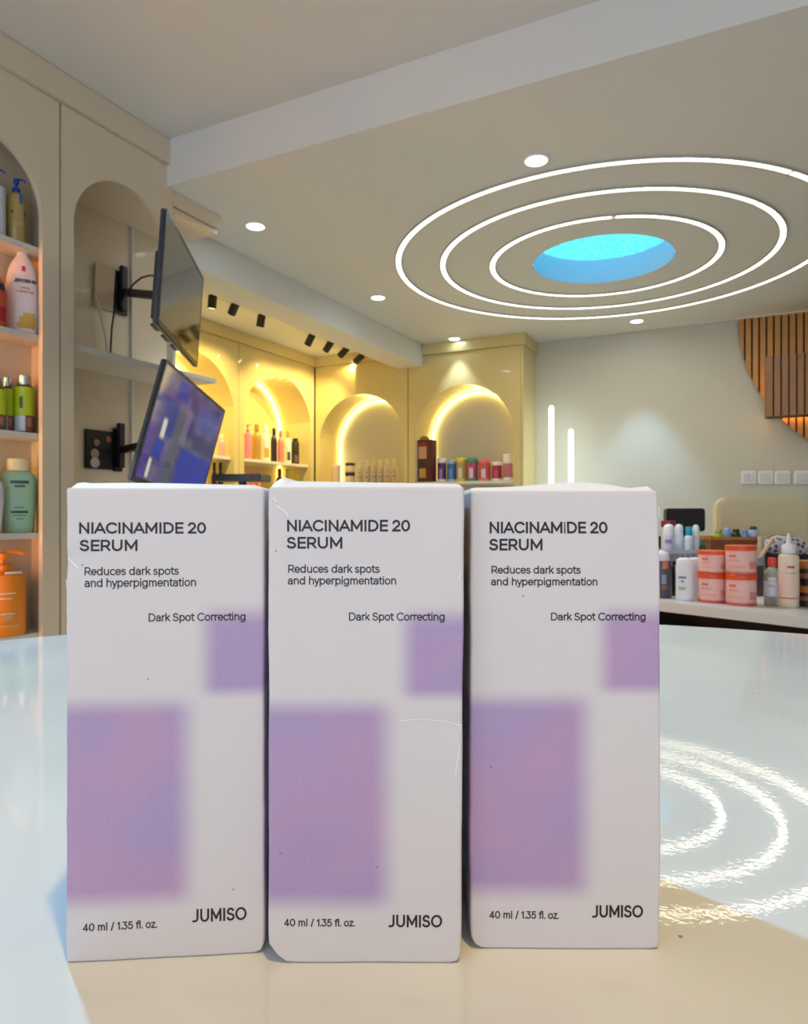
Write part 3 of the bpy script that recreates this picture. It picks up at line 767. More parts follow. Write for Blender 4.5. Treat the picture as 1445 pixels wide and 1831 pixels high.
serum_box('middle serum carton, nearest, creased on its right side', -0.0306, 0.1575, 0.0, 0.1074,
    dict(ext=(479.5, 835, 869, 1722), title=[(T1, 516, 735, 949, 929.5, 0), (T2, 516, 612, 979.6, 960, 0)], purpose=[(P1, 517, 681, 1023, 1009.5, 0), (P2, 517, 711, 1044, 1030.5, 0)],
         claim=[(CL, 627, 799, 1108.5, 1095, 0)], volume=[(VO, 511, 636, 1655.5, 1643, 0)], brand=[(BR, 703, 797, 1656.8, 1636, 0)]),
    def_mid, lid_mid, 2, [([(488, 888), (495, 897)], 2.0), ([(494, 902), (503, 908), (510, 912), (517, 921)], 2.0), ([(718, 1288), (760, 1285), (800, 1289), (834, 1297)], 1.3), ([(830, 1025), (824, 1034)], 1.4), ([(831, 1300), (828, 1340), (822, 1385)], 1.3), ([(486, 1706), (503, 1712), (513, 1718)], 2.0)])
serum_box('right serum carton, set further back, with a bulging lid', 0.0154, 0.1626, math.radians(-0.3), 0.1067,
    dict(ext=(841, 1180.5, 877, 1697), title=[(T1, 877, 1086, 953.5, 934, 0), (T2, 877, 968, 984, 964.5, 0)], purpose=[(P1, 880, 1037, 1025.5, 1012.5, 0), (P2, 880, 1067, 1046.5, 1033.5, 0)],
         claim=[(CL, 986, 1153, 1109, 1096, 0)], volume=[(VO, 877, 998, 1641.7, 1629, 0)], brand=[(BR, 1061, 1148, 1639.6, 1619, 0)]),
    def_right, lid_right, 3, [([(1180, 905), (1181, 925)], 1.4)])

# ================================================================== televisions on swing arms
m_tvblack = mat('tv_black', (24, 24, 28), 0.35)
m_tvback = mat('tv_back', (30, 30, 34), 0.5)
m_tvside = mat('tv_side_gloss', (36, 40, 54), 0.18, coat=0.5)
m_screen = mat('dark_screen', (40, 42, 40), 0.06, coat=0.6, var=0.02, spec=0.7)
m_arm = mat('arm_black', (22, 24, 32), 0.4)
def painted_reflection_material():
    """blurred violet and blue reflections, painted as glowing blocks on the lower television"""
    m = bpy.data.materials.new('painted_screen_reflection'); m.use_nodes = True
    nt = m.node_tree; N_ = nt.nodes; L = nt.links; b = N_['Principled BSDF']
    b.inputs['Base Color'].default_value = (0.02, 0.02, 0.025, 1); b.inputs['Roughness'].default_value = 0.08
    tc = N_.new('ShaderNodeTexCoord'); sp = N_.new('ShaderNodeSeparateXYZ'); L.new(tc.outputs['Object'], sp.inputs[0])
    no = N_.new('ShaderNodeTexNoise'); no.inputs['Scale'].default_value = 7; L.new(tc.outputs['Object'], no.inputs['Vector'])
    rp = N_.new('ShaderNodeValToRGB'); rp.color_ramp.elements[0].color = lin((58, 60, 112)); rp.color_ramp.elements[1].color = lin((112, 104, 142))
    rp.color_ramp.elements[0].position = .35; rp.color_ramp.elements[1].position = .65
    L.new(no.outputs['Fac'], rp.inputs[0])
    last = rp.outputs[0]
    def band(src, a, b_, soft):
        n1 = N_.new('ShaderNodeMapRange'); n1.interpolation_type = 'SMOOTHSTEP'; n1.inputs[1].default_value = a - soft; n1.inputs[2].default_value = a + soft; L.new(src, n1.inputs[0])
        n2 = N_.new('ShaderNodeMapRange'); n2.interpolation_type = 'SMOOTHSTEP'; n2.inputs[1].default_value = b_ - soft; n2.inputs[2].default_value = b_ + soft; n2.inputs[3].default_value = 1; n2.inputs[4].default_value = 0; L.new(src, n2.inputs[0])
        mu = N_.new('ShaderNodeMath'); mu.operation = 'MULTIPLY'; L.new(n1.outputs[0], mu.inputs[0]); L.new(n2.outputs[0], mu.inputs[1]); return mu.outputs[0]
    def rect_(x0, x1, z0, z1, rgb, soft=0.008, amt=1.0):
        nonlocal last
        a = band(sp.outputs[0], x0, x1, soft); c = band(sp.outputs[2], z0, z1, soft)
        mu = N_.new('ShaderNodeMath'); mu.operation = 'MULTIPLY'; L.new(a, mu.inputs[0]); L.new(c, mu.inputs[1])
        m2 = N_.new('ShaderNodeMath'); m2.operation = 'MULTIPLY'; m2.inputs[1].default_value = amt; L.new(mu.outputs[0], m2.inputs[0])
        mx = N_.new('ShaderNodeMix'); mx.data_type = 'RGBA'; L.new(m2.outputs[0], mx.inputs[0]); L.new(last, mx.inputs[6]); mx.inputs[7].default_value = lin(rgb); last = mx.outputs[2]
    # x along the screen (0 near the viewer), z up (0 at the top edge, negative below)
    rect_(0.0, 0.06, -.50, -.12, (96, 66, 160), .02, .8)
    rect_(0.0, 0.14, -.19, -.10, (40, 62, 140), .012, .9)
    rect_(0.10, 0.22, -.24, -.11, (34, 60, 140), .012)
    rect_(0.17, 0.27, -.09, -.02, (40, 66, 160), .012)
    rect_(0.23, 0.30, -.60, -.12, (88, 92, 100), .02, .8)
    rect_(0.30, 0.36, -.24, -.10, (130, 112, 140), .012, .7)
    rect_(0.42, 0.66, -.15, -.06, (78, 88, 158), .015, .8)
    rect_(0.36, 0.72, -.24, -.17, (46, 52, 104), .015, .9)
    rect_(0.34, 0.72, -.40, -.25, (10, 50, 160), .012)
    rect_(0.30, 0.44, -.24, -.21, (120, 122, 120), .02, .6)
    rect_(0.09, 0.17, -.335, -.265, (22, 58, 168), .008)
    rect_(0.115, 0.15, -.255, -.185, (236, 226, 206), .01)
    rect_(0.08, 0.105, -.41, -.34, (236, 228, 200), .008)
    b.inputs['Emission Strength'].default_value = 0.40  # the reflections are put into the emission colour, so the screen glows
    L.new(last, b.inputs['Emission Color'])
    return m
def television(label, near_top, far_top, height, lean, screen_mat, mount, arm_z, thick=0.045):
    near_top, far_top = Vector(near_top), Vector(far_top)
    ex = (far_top - near_top); wd = ex.length; ex.normalize()
    hz = Vector((ex.y, -ex.x, 0)).normalized()              # the side that the screen looks to
    if hz.dot(RGT) < 0: hz = -hz
    ez = (UP - ex * ex.z).normalized()
    ez = (ez * math.cos(lean) + hz * math.sin(lean)); ez = (ez - ex * ez.dot(ex)).normalized()
    ey = ez.cross(ex)                                       # away from the viewer of the screen
    R = Matrix((ex, ey, ez)).transposed()
    t = thing('television', label, 'television', near_top)
    t.rotation_euler = R.to_euler()
    MB().box(0, wd, 0.002, thick * .45, -height, 0).build('frame', m_tvside, t, bevel=0.004)
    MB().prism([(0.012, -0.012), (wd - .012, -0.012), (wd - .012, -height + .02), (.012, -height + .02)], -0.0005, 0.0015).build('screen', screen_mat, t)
    mb = MB(); mb.box(0, .0115, -.001, .0018, -height, 0); mb.box(wd - .0115, wd, -.001, .0018, -height, 0); mb.box(.0115, wd - .0115, -.001, .0018, -.0115, 0); mb.box(.0115, wd - .0115, -.001, .0018, -height, -height + .0195)
    mb.build('bezel', m_tvblack, t)
    mb = MB(); mb.box(0.06, wd - 0.06, thick * .45 + .0005, thick, -height + 0.03, -height * 0.3)
    bk = mb.build('back_cover', m_tvback, t, bevel=0.008)
    for k in range(3): MB().box(0.12 + .16 * k, 0.20 + .16 * k, thick * .6, thick * .6 + 0.03, -height + 0.022, -height + 0.0298).build('vent', m_tvblack, t)
    # swing arm and its wall plate, a thing of its own holding the set
    c = near_top + ex * wd * .5 - ez * height * .5 + ey * thick
    return t, c
UPX = -2.34 - 0.334
n1, f1 = atD(298, 372, 2.43), atD(364, 495, 3.16)
f1.z = n1.z
tv1, c1 = television('upper television, switched off, swung out from the arched cabinet', n1, f1, 0.405, math.radians(4), m_screen, None, 0)
n2, f2 = atD(298, 642, 2.43), atD(403, 734, 3.14)
tv2, c2 = television('lower television with painted blue violet reflections, tipped forward', n2, f2, 0.44, math.radians(13.5), painted_reflection_material(), None, 0)
def arm(tv, wall, hold, plate_w, plate_h):
    inv = parent_inv(tv)
    T = Matrix.Translation(wall) @ Matrix.Rotation(math.radians(90), 4, 'Z')
    parts = [MB(T).box(-plate_w / 2, plate_w / 2, -0.016, -0.0005, -plate_h / 2, plate_h / 2).build('wall_plate', m_arm, tv, bevel=0.003),
             MB(T).box(-0.018, 0.018, -0.04, -0.0165, -plate_h * .42, plate_h * .62).build('hinge', m_arm, tv, bevel=0.004)]
    a = Vector(wall) + Vector((0.040, 0, 0)); e = Vector(hold)
    parts.append(MB().tube([a, a.lerp(e, .5), e], 0.019, 8).build('swing_arm', m_arm, tv, smooth=True))
    for o in parts: o.matrix_parent_inverse = inv
w1 = atX(213, 525, UPX + 0.0); h1 = Vector(c1)
arm(tv1, w1, h1, 0.075, 0.20)
w2 = atX(208, 805, UPX + 0.0)
arm(tv2, w2, c2 , 0.05, 0.20)
# hatch board and cables behind the upper set
p = atX(187, 516, UPX)
tag(MB(Matrix.Translation((UPX + 0.012, p.y - 0.01, p.z)) @ Matrix.Rotation(math.radians(4), 4, 'Y')).box(-0.004, 0.004, -0.055, 0.05, -0.10, 0.10).build('hatch_board', mat('hatch_beige', (206, 184, 150), 0.5)), 'small beige hatch board leaning behind the upper wall plate', 'board')
a_, b_ = atX(171, 528, UPX + .02), atX(196, 618, UPX + .05); b_.z = SHELF_NEAR[1] + 0.006
tag(MB().tube([a_, a_.lerp(b_, .5) + Vector((0, .012, 0)), b_], 0.0055, 8).build('white_cable', mat('cable_white', (226, 218, 204), 0.5), smooth=True), 'white cable slanting down to the cabinet shelf', 'cable')
pts = [atX(206, 546, UPX + .03), atX(200, 585, UPX + .04), atX(196, 612, UPX + .05)]; pts[-1].z = SHELF_NEAR[1] + 0.004
tag(MB().tube(pts, 0.004, 8).build('black_cable', m_arm, smooth=True), 'black cable hanging from the upper wall plate to the shelf', 'cable')
pts = [atX(214, 545, UPX + .03), Vector(c1).lerp(w1, .55) + Vector((0, 0, .05)), Vector(c1) + Vector((0, 0, .06)) + (Vector(w1) - Vector(c1)).normalized() * .02]
cur = [pts[0].lerp(pts[1], k / 6).lerp(pts[1].lerp(pts[2], k / 6), k / 6) + Vector((0, 0, .05 * math.sin(math.pi * k / 6))) for k in range(7)]
tag(MB().tube(cur, 0.004, 8).build('black_cable', m_arm, smooth=True), 'black cable looping from the wall plate to the upper television', 'cable')
p = atX(193, 806, UPX)
t = thing('socket_box', 'dark open socket box with round holes behind the lower television', 'socket', (UPX, p.y - .055, p.z), math.radians(90))
MB().box(-0.075, 0.075, -0.012, -0.001, -0.088, 0.088).build('frame', m_tvblack, t, bevel=0.003)
for (x, z, r, c) in ((-.02, .03, .016, (150, 110, 84)), (-.03, -.02, .022, (176, 140, 110)), (-.028, -.06, .024, (190, 190, 196)), (.045, .05, .014, (150, 84, 54))):
    MB(Matrix.Translation((x, -.0125, z)) @ Matrix.Rotation(math.radians(90), 4, 'X')).lathe([(r, 0.0), (r, 0.004), (r * .7, 0.005)], 18).build('socket_hole', plastic(c), t, smooth=True)

# ================================================================== bottles and jars
def spot_px(pxl, pxr, yt, yb, base):
    """a standing thing seen between these columns and rows; base is its foot point in the room"""
    d = depth(base)
    return (pxr - pxl) * d / F, (yb - yt) * d / F
def on_shelf_x(px, Xp, z): p = atX(px, 900, Xp); return Vector((p.x, p.y, z))
def on_shelf_y(px, Yp, z): p = atY(px, 900, Yp); return Vector((p.x, p.y, z))
def bottle(name, label, cat, base, wd, ht, shape, body, cap, band=None, band_z=(.2, .6), group=None, sy=None, rz=None, marks=(), cap_h=None, tilt=None, texts=(), clear=False):
    t = thing(name, label, cat, base, face_cam(base) if rz is None else rz, group)
    if tilt: t.rotation_euler = (tilt[0], tilt[1], t.rotation_euler[2])
    r = wd / 2
    seg = 24
    sy_ = sy or 1.0
    bm_ = body if not isinstance(body, tuple) else plastic(body)
    cm_ = cap if not isinstance(cap, tuple) else plastic(cap)
    P = lambda prof, nm, m, pw=2.0, sx=1.0, s2=sy_: MB().lathe([(max(r * a, 1e-4), ht * b) for a, b in prof], seg, sx, s2, pw=pw).build(nm, m, t, smooth=True)
    if shape == 'cyl':
        ch = cap_h or .2
        body_p = [(.92, 0), (1, .02), (1, .80 - ch), (.96, .88 - ch), (.70, .95 - ch), (.46, .985 - ch), (.46, 1 - ch)]
        P(body_p, 'body', bm_); P([(.52, 1.002 - ch), (.54, 1.01 - ch), (.52, .985), (.46, 1)], 'cap', cm_)
    elif shape == 'slim':
        ch = cap_h or .12
        P([(.95, 0), (1, .02), (1, .94 - ch), (.9, .98 - ch), (.66, 1 - ch)], 'body', bm_); P([(.70, 1.002 - ch), (.72, 1.01 - ch), (.70, .99), (.6, 1)], 'cap', cm_)
    elif shape == 'jar':
        ch = cap_h or .22
        P([(.94, 0), (.985, .03), (.985, .94 - ch), (.95, 1 - ch)], 'body', bm_); P([(1.0, 1.002 - ch), (1.015, 1.01 - ch), (1.015, .985), (.98, 1)], 'lid', cm_)
    elif shape == 'lotion':
        P([(.86, 0), (.92, .012), (.97, .15), (1, .34), (.99, .50), (.92, .66), (.78, .78), (.58, .87), (.40, .92), (.34, .935)], 'body', bm_)
        P([(.32, .937), (.33, .95), (.29, .985), (.18, 1)], 'cap', cm_, s2=max(sy_, .8))
    elif shape == 'shampoo':
        P([(.80, 0), (.86, .012), (.92, .25), (1, .50), (.99, .68), (.90, .78), (.66, .835)], 'body', bm_)
        P([(.62, .838), (.64, .85), (.62, .985), (.58, 1)], 'cap', cm_, s2=max(sy_, .8))
    elif shape == 'pump':
        P([(.94, 0), (1, .015), (1, .66), (.93, .72), (.6, .745), (.36, .755), (.36, .77)], 'body', bm_)
        P([(.42, .772), (.42, .835), (.34, .845), (.13, .85), (.13, .90), (.26, .905), (.30, .93), (.30, .97), (.18, .985)], 'pump_head', cm_, s2=1.0)
        MB().tube([(0, 0, ht * .965), (r * .45, 0, ht * .985), (r * .8, 0, ht * .975), (r * .88, 0, ht * .955)], r * .11, 8).build('spout', cm_, t, smooth=True)
    elif shape == 'nozzle':
        P([(.95, 0), (1, .015), (1, .66), (.94, .70), (.70, .72), (.5, .728)], 'body', bm_)
        P([(.66, .73), (.68, .74), (.68, .82), (.60, .845), (.36, .855)], 'collar', cm_, s2=1.0)
        P([(.30, .857), (.24, .90), (.17, .97), (.10, 1.0)], 'nozzle', cm_, s2=1.0)
    elif shape == 'rollon':
        P([(.96, 0), (1, .02), (1, .62), (.97, .78)], 'body', bm_); P([(.80, .782), (.80, .85), (.72, .92), (.5, .975), (.1, 1)], 'cap', cm_)
    elif shape == 'stick':
        P([(.95, 0), (1, .02), (.97, .5), (1, .80), (.96, .82)], 'body', bm_); P([(.93, .822), (.94, .90), (.86, .96), (.6, .99), (.1, 1)], 'cap', cm_)
    if band:
        prof = {'lotion': [(1.0, band_z[0]), (1.015, .34), (1.0, .55), (.9, band_z[1])], 'shampoo': [(.93, band_z[0]), (1.01, .5), (1.0, band_z[1])]}.get(shape, [(1.012, band_z[0]), (1.012, band_z[1])])
        P(prof, 'label_band', plastic(band) if isinstance(band, tuple) else band)
    def wrap(k):
        def fn(x, z):
            pr = {'lotion': ((0, .9), (.15, .97), (.34, 1), (.5, .99), (.66, .92), (.78, .78), (.87, .58)), 'shampoo': ((0, .84), (.25, .92), (.5, 1), (.68, .99), (.78, .9))}.get(shape, ((0, 1), (1, 1)))
            zz = min(max(z, pr[0][0]), pr[-1][0]); kk = 1.0
            for (za, ra), (zb_, rb) in zip(pr[:-1], pr[1:]):
                if za <= zz <= zb_: kk = ra + (rb - ra) * (zz - za) / (zb_ - za)
            k = kk * 1.022
            xx = max(-.98, min(.98, x)); return (xx * r * k, -math.sqrt(max(0.0, 1 - xx * xx)) * r * sy_ * k - 0.0004, z * ht)
        return fn
    for (x0, x1, z0, z1, rgb) in marks:          # printed blocks on the front
        mb = MB(); n = 6; f = wrap(1.03)
        for i in range(n):
            a, c = x0 + (x1 - x0) * i / n, x0 + (x1 - x0) * (i + 1) / n
            mb.quad(f(a, z0), f(c, z0), f(c, z1), f(a, z1))
        mb.build('print', plastic(rgb), t, weld=True, recalc=False)
    for (tx, x0, x1, z, cap_, st, rgb) in texts:
        mb = MB(); f = wrap(1.03); lettering(mb, tx, x0 * r, x1 * r, z * ht, cap_ * ht, st, (lambda x, z_: f(x / r, z_ / ht)), .25); mb.build('lettering', plastic(rgb), t, weld=False, recalc=False)
    return t
def frost(name, rgb, a=0.0, tr=0.5, rough=0.15): return mat(name, rgb, rough, trans=tr, var=0.04, scale=20)

# ---- left cabinet shelves
XI = NEAR_X - 0.082
def shelf_item(pxl, pxr, yt, si, Xp=XI, yb=None):
    base = on_shelf_x((pxl + pxr) / 2, Xp, SHELF_NEAR[si] + 0.0005)
    d = depth(base); yb_ = CY - (base.z - EZ) / d * F
    return base, (pxr - pxl) * d / F, (yb_ - yt) * d / F
m_honey = frost('honey_liquid', (236, 206, 120), tr=.45)
b0, w0, h0 = shelf_item(13, 45, 318, 0)
bottle('pump_bottle', 'clear honey-yellow wash bottle with a blue pump on the top shelf', 'bottle', b0, w0, h0, 'pump', m_honey, (24, 74, 170), rz=face_cam(b0), marks=[(-.5, -.3, .42, .47, (70, 76, 80)), (-.35, .6, .26, .31, (176, 166, 130)), (.75, .9, .40, .50, (90, 84, 70)), (.3, .62, .58, .72, (40, 100, 190))])
b0, w0, h0 = shelf_item(-28, 8, 300, 0)
bottle('pump_bottle', 'white bottle with a blue pump cut by the left edge, top shelf', 'bottle', b0, w0, h0, 'pump', (214, 220, 232), (24, 74, 170))
b0, w0, h0 = shelf_item(12, 68, 449, 1)
bottle('lotion_bottle', 'white and pale pink lotion bottle with a gold swoosh, second shelf', 'bottle', b0, w0, h0, 'lotion', (244, 226, 224), (240, 240, 246), sy=.55, rz=face_cam(b0) - .12,
       marks=[(.02, .30, .735, .80, (206, 60, 110)), (-.25, .78, .06, .13, (214, 166, 70)), (-.12, .80, .13, .20, (220, 176, 84)), (.1, .74, .20, .245, (226, 186, 100))],
       texts=[('JERGENS', -.42, .84, .60, .042, .003, (50, 50, 66)), ('Ultra', -.1, .45, .525, .026, .002, (226, 120, 90)), ('Healing', -.25, .65, .48, .026, .002, (226, 120, 90))])
b0, w0, h0 = shelf_item(-46, 9, 478, 1)
bottle('lotion_bottle', 'red lotion bottle with a dark emblem cut by the left edge, second shelf', 'bottle', b0, w0, h0, 'lotion', (216, 92, 70), (150, 40, 40), sy=.6, marks=[(.4, .95, .62, .74, (40, 40, 70)), (.3, .95, .10, .34, (190, 50, 60))])
for i, (l, r, yt, nm, dx) in enumerate(((27, 60, 672, 'rightmost', 0), (2, 23, 675, 'middle', -.028), (-18, 9, 677, 'leftmost', 0))):
    b0, w0, h0 = shelf_item(l, r, yt, 2, XI + dx)
    bottle('oil_bottle', nm + ' of the lime-green bottles with silver caps, third shelf', 'bottle', b0, w0, h0, 'slim', (54, 74, 40), mat('silver_cap', (200, 204, 208), .25, metal=.9), group='lime bottles on the third shelf', cap_h=.17,
           band=(190, 212, 40), band_z=(.30, .79), marks=[(-.95, .1, .03, .295, (206, 214, 228)), (.1, .85, .03, .295, (120, 84, 66)), (.25, .7, .11, .26, (176, 126, 100)), (-.45, -.15, .42, .62, (60, 80, 20))])
b0, w0, h0 = shelf_item(4, 62, 821, 3)
bottle('shampoo_bottle', 'mint green bottle with a cream cap on the fourth shelf', 'bottle', b0, w0, h0, 'shampoo', (168, 208, 176), (236, 224, 184), sy=.5, rz=face_cam(b0) + .1,
       marks=[(-.48, .52, .665, .705, (66, 92, 88)), (-.26, .3, .615, .645, (86, 112, 106)), (-.30, .24, .335, .35, (96, 130, 118)), (-.48, .50, .265, .295, (26, 84, 70)), (-.38, .38, .225, .24, (100, 140, 126)), (-.2, .22, .18, .195, (110, 146, 130))])
b0, w0, h0 = shelf_item(-52, 3, 836, 3)
bottle('shampoo_bottle', 'pale lilac bottle cut by the left edge on the fourth shelf', 'bottle', b0, w0, h0, 'shampoo', (226, 222, 236), (240, 236, 236), sy=.5)
b0, w0, h0 = shelf_item(-34, 42, 985, 4)
bottle('pump_bottle', 'orange bottle with white print on the lowest shelf in view', 'bottle', b0, w0, h0, 'pump', (244, 146, 36), (246, 150, 40), sy=.7, rz=face_cam(b0), marks=[(.1, .78, .735, .76, (246, 238, 226)), (-.1, .55, .50, .515, (250, 220, 190)), (-.1, .40, .44, .455, (250, 220, 190)), (-.05, .5, .26, .275, (250, 214, 190)), (.02, .42, .20, .25, (214, 170, 140)), (-.1, .65, .12, .13, (250, 200, 150))])

# ---- alcove shelves
ZB = EZ + 0.4405
def alc(px, w_, yt, z=ZB, Xp=FAR_X - 0.12):
    b = on_shelf_x(px, Xp, z); d = depth(b); yb = CY - (b.z - EZ) / d * F
    return b, w_ * d / F, (yb - yt) * d / F
rows = [(443, 15, 758, 'pump', (226, 140, 160), (222, 120, 146), 'pink pump bottle at the left end of the alcove shelf', None),
        (459, 16, 759, 'cyl', (186, 148, 62), (176, 140, 56), 'gold bottle beside the pink pump bottle', None),
        (475, 17, 760, 'cyl', (244, 240, 230), (248, 246, 236), 'white bottle with an orange patch on the alcove shelf', (246, 170, 50)),
        (490, 11, 766, 'cyl', (44, 36, 44), (34, 30, 40), 'slim black bottle on the alcove shelf', None),
        (502, 12, 770, 'cyl', (240, 138, 128), (236, 130, 122), 'salmon pink bottle on the alcove shelf', None),
        (515, 12, 771, 'cyl', (240, 236, 226), (178, 148, 70), 'white bottle with a gold cap and dark teal label', (66, 86, 94)),
        (528, 14, 784, 'slim', (44, 36, 30), (40, 36, 34), 'black bottle with a brown portrait label, left of a pair', (112, 84, 66)),
        (541, 12, 786, 'slim', (46, 42, 30), (40, 36, 30), 'black bottle with pale print at the right end of the shelf', (104, 96, 76))]
for px, w_, yt, shp, bc, cc, lab, mk in rows:
    b0, w0, h0 = alc(px, w_, yt)
    bottle('shelf_bottle', lab, 'bottle', b0, w0, h0, shp, bc, cc, group='bottles on the alcove shelf', marks=[(-.2, .7, .10, .36, mk)] if mk else ())
b0, w0, h0 = alc(396, 12, 777, Xp=FAR_X - .07)
bottle('shelf_bottle', 'pale pink bottle with a white cap right of the blue television', 'bottle', b0, w0, h0, 'cyl', (222, 176, 176), (244, 232, 224))
b0, w0, h0 = alc(389, 9, 782, Xp=FAR_X - .2)
bottle('shelf_bottle', 'coral bottle peeping out beside the blue television', 'bottle', b0, w0, h0, 'cyl', (236, 160, 130), (240, 220, 190))
ZL = EZ + 0.0605
Zb2 = EZ + 0.0605
for px, w_, yt, shp, bc, cc, lab in ((383, 10, 827, 'cyl', (66, 26, 20), (40, 20, 16), 'dark red bottle with pointed cap, left of two under the alcove shelf'), (394, 10, 827, 'cyl', (70, 28, 22), (40, 20, 16), 'dark red bottle with pointed cap, right of two under the alcove shelf'),
                          (500, 13, 838, 'cyl', (120, 26, 22), (96, 20, 18), 'deep red bottle under the alcove shelf'), (517, 12, 838, 'jar', (236, 200, 40), (240, 210, 60), 'yellow tin under the alcove shelf'), (529, 8, 848, 'jar', (232, 196, 50), (236, 206, 70), 'small yellow tin beside the taller yellow tin'),
                          (442, 9, 842, 'jar', (228, 132, 110), (232, 140, 120), 'leftmost of three coral jars under the alcove shelf'), (452, 9, 843, 'jar', (228, 132, 110), (232, 140, 120), 'middle of three coral jars under the alcove shelf'), (462, 9, 844, 'jar', (228, 132, 110), (232, 140, 120), 'rightmost of three coral jars under the alcove shelf')):
    b0, w0, h0 = alc(px, w_, yt, Zb2)
    bottle('shelf_bottle', lab, 'bottle', b0, w0, h0, shp, bc, cc, group='items under the alcove shelf')

# ---- back cabinet shelves
ZC = EZ + 0.2625
def bck(px, w_, yt, Yp=CAB_BACK_Y + 0.14):
    b = on_shelf_y(px, Yp, ZC); d = depth(b); yb = CY - (b.z - EZ) / d * F
    return b, w_ * d / F, (yb - yt) * d / F
b0, w0, h0 = bck(601, 17, 831); bottle('cream_jar', 'pale pink tub at the left end of the beige shelf', 'jar', b0, w0, h0, 'jar', (222, 192, 176), (232, 206, 190), cap_h=.25)
b0, w0, h0 = bck(626, 17, 845); j0 = bottle('cream_jar', 'cream jar with a dark lid, lower of the stacked pair', 'jar', b0, w0, h0, 'jar', (226, 206, 186), (60, 56, 52), cap_h=.3)
b1 = b0 + Vector((0, 0, h0 + .0008)); d1 = depth(b1); h1_ = (CY - 828) / F * d1 + EZ - b1.z
bottle('cream_jar', 'cream jar with a dark lid, upper of the stacked pair', 'jar', b1, w0, h1_, 'jar', (232, 214, 190), (60, 56, 52), cap_h=.3)
for i, (px, yt) in enumerate(((643, 823), (656, 822), (668, 821), (680, 822), (692, 821), (705, 820))):
    b0, w0, h0 = bck(px, 11.5, yt)
    bottle('pump_bottle', ('leftmost', 'second', 'third', 'fourth', 'fifth', 'rightmost')[i] + ' of the six beige bottles in a row on the back shelf', 'bottle', b0, w0, h0, 'pump' if i < 3 else 'cyl', (222, 206, 176), (236, 220, 180), group='beige bottles on the back shelf', marks=[(-.5, .5, .25, .30, (160, 140, 116)), (-.5, .3, .45, .48, (160, 140, 116))])
# tall hair colour box
b0 = on_shelf_y(763, CAB_BACK_Y + .085, ZC); d0 = depth(b0)
t = thing('product_box', 'tall dark maroon box with a gold arched top among the jars', 'box', b0)
hw, hh = 15 * d0 / F, (859 - 784) * d0 / F
MB().box(-hw, hw, -.05, .05, 0, hh).build('carton_body', plastic((84, 38, 40)), t, bevel=.003)
MB().prism([(-hw * .5, hh + .0005)] + [(hw * .62 * math.cos(math.radians(180 - a)), hh + .0005 + .032 * math.sin(math.radians(a))) for a in range(0, 181, 15)], -.0505, -.04).build('gold_arch', plastic((150, 120, 50)), t)
for nm, x0, x1, z0, z1, c in (('portrait', -.75, .3, .55, .84, (206, 150, 110)), ('portrait', -.65, .2, .10, .32, (196, 150, 70)), ('print', -.8, .35, .86, .94, (150, 44, 44)), ('print', -.9, .1, .36, .48, (60, 44, 40)), ('print', -.99, -.9, .0, 1.0, (206, 190, 180))):
    MB().box(hw * x0, hw * x1, -.0512, -.0502, hh * z0, hh * z1).build(nm, plastic(c), t)
jars = [(790, 16, 820, (78, 62, 92), (226, 222, 224), (170, 110, 190), 'purple jar with a white lid beside the maroon box'),
        (808, 17, 822, (66, 106, 160), (170, 186, 214), (96, 140, 196), 'blue jar with a pale lid'),
        (825, 19, 819, (186, 156, 96), (232, 200, 70), (214, 206, 190), 'gold jar with a yellow lid'),
        (845, 20, 819, (188, 74, 120), (60, 150, 130), (210, 200, 206), 'magenta jar with a teal lid'),
        (867, 21, 822, (208, 90, 86), (236, 112, 110), (216, 200, 220), 'coral red jar with a pink lid'),
        (889, 19, 826, (164, 50, 74), (240, 228, 216), (196, 80, 110), 'crimson jar with a white lid'),
        (909, 18, 812, (206, 130, 140), (244, 234, 222), (190, 110, 130), 'pink bottle with a tall white cap at the shelf end')]
for px, w_, yt, bc, cc, mk, lab in jars:
    b0, w0, h0 = bck(px, w_, yt)
    if cc[0] < 100: base_c = cc
    bottle('hair_jar', lab, 'jar', b0, w0, h0, 'jar', bc, cc, group='jars in the back cabinet', cap_h=.36 if px == 909 else .2, marks=[(-.6, .1, .14, .56, mk)], band=cc, band_z=(.005, .12))

# ================================================================== black tablet stand seen above the left box
p = atD(434, 849, 2.9)
t = thing('tablet_stand', 'black flat tablet stand rising just above the left carton', 'stand', (p.x, p.y, 0), math.radians(20))
MB().lathe([(.16, 0), (.16, .015), (.03, .03)], 28).build('base', m_tvblack, t, smooth=True)
MB().tube([(0, 0, .02), (0, 0, p.z - .03)], .016, 12).build('pole', m_tvblack, t, smooth=True)
MB().box(-.10, .10, -.07, .07, p.z - .028, p.z).build('tablet', mat('tablet_black', (28, 36, 34), .3), t, bevel=.004)

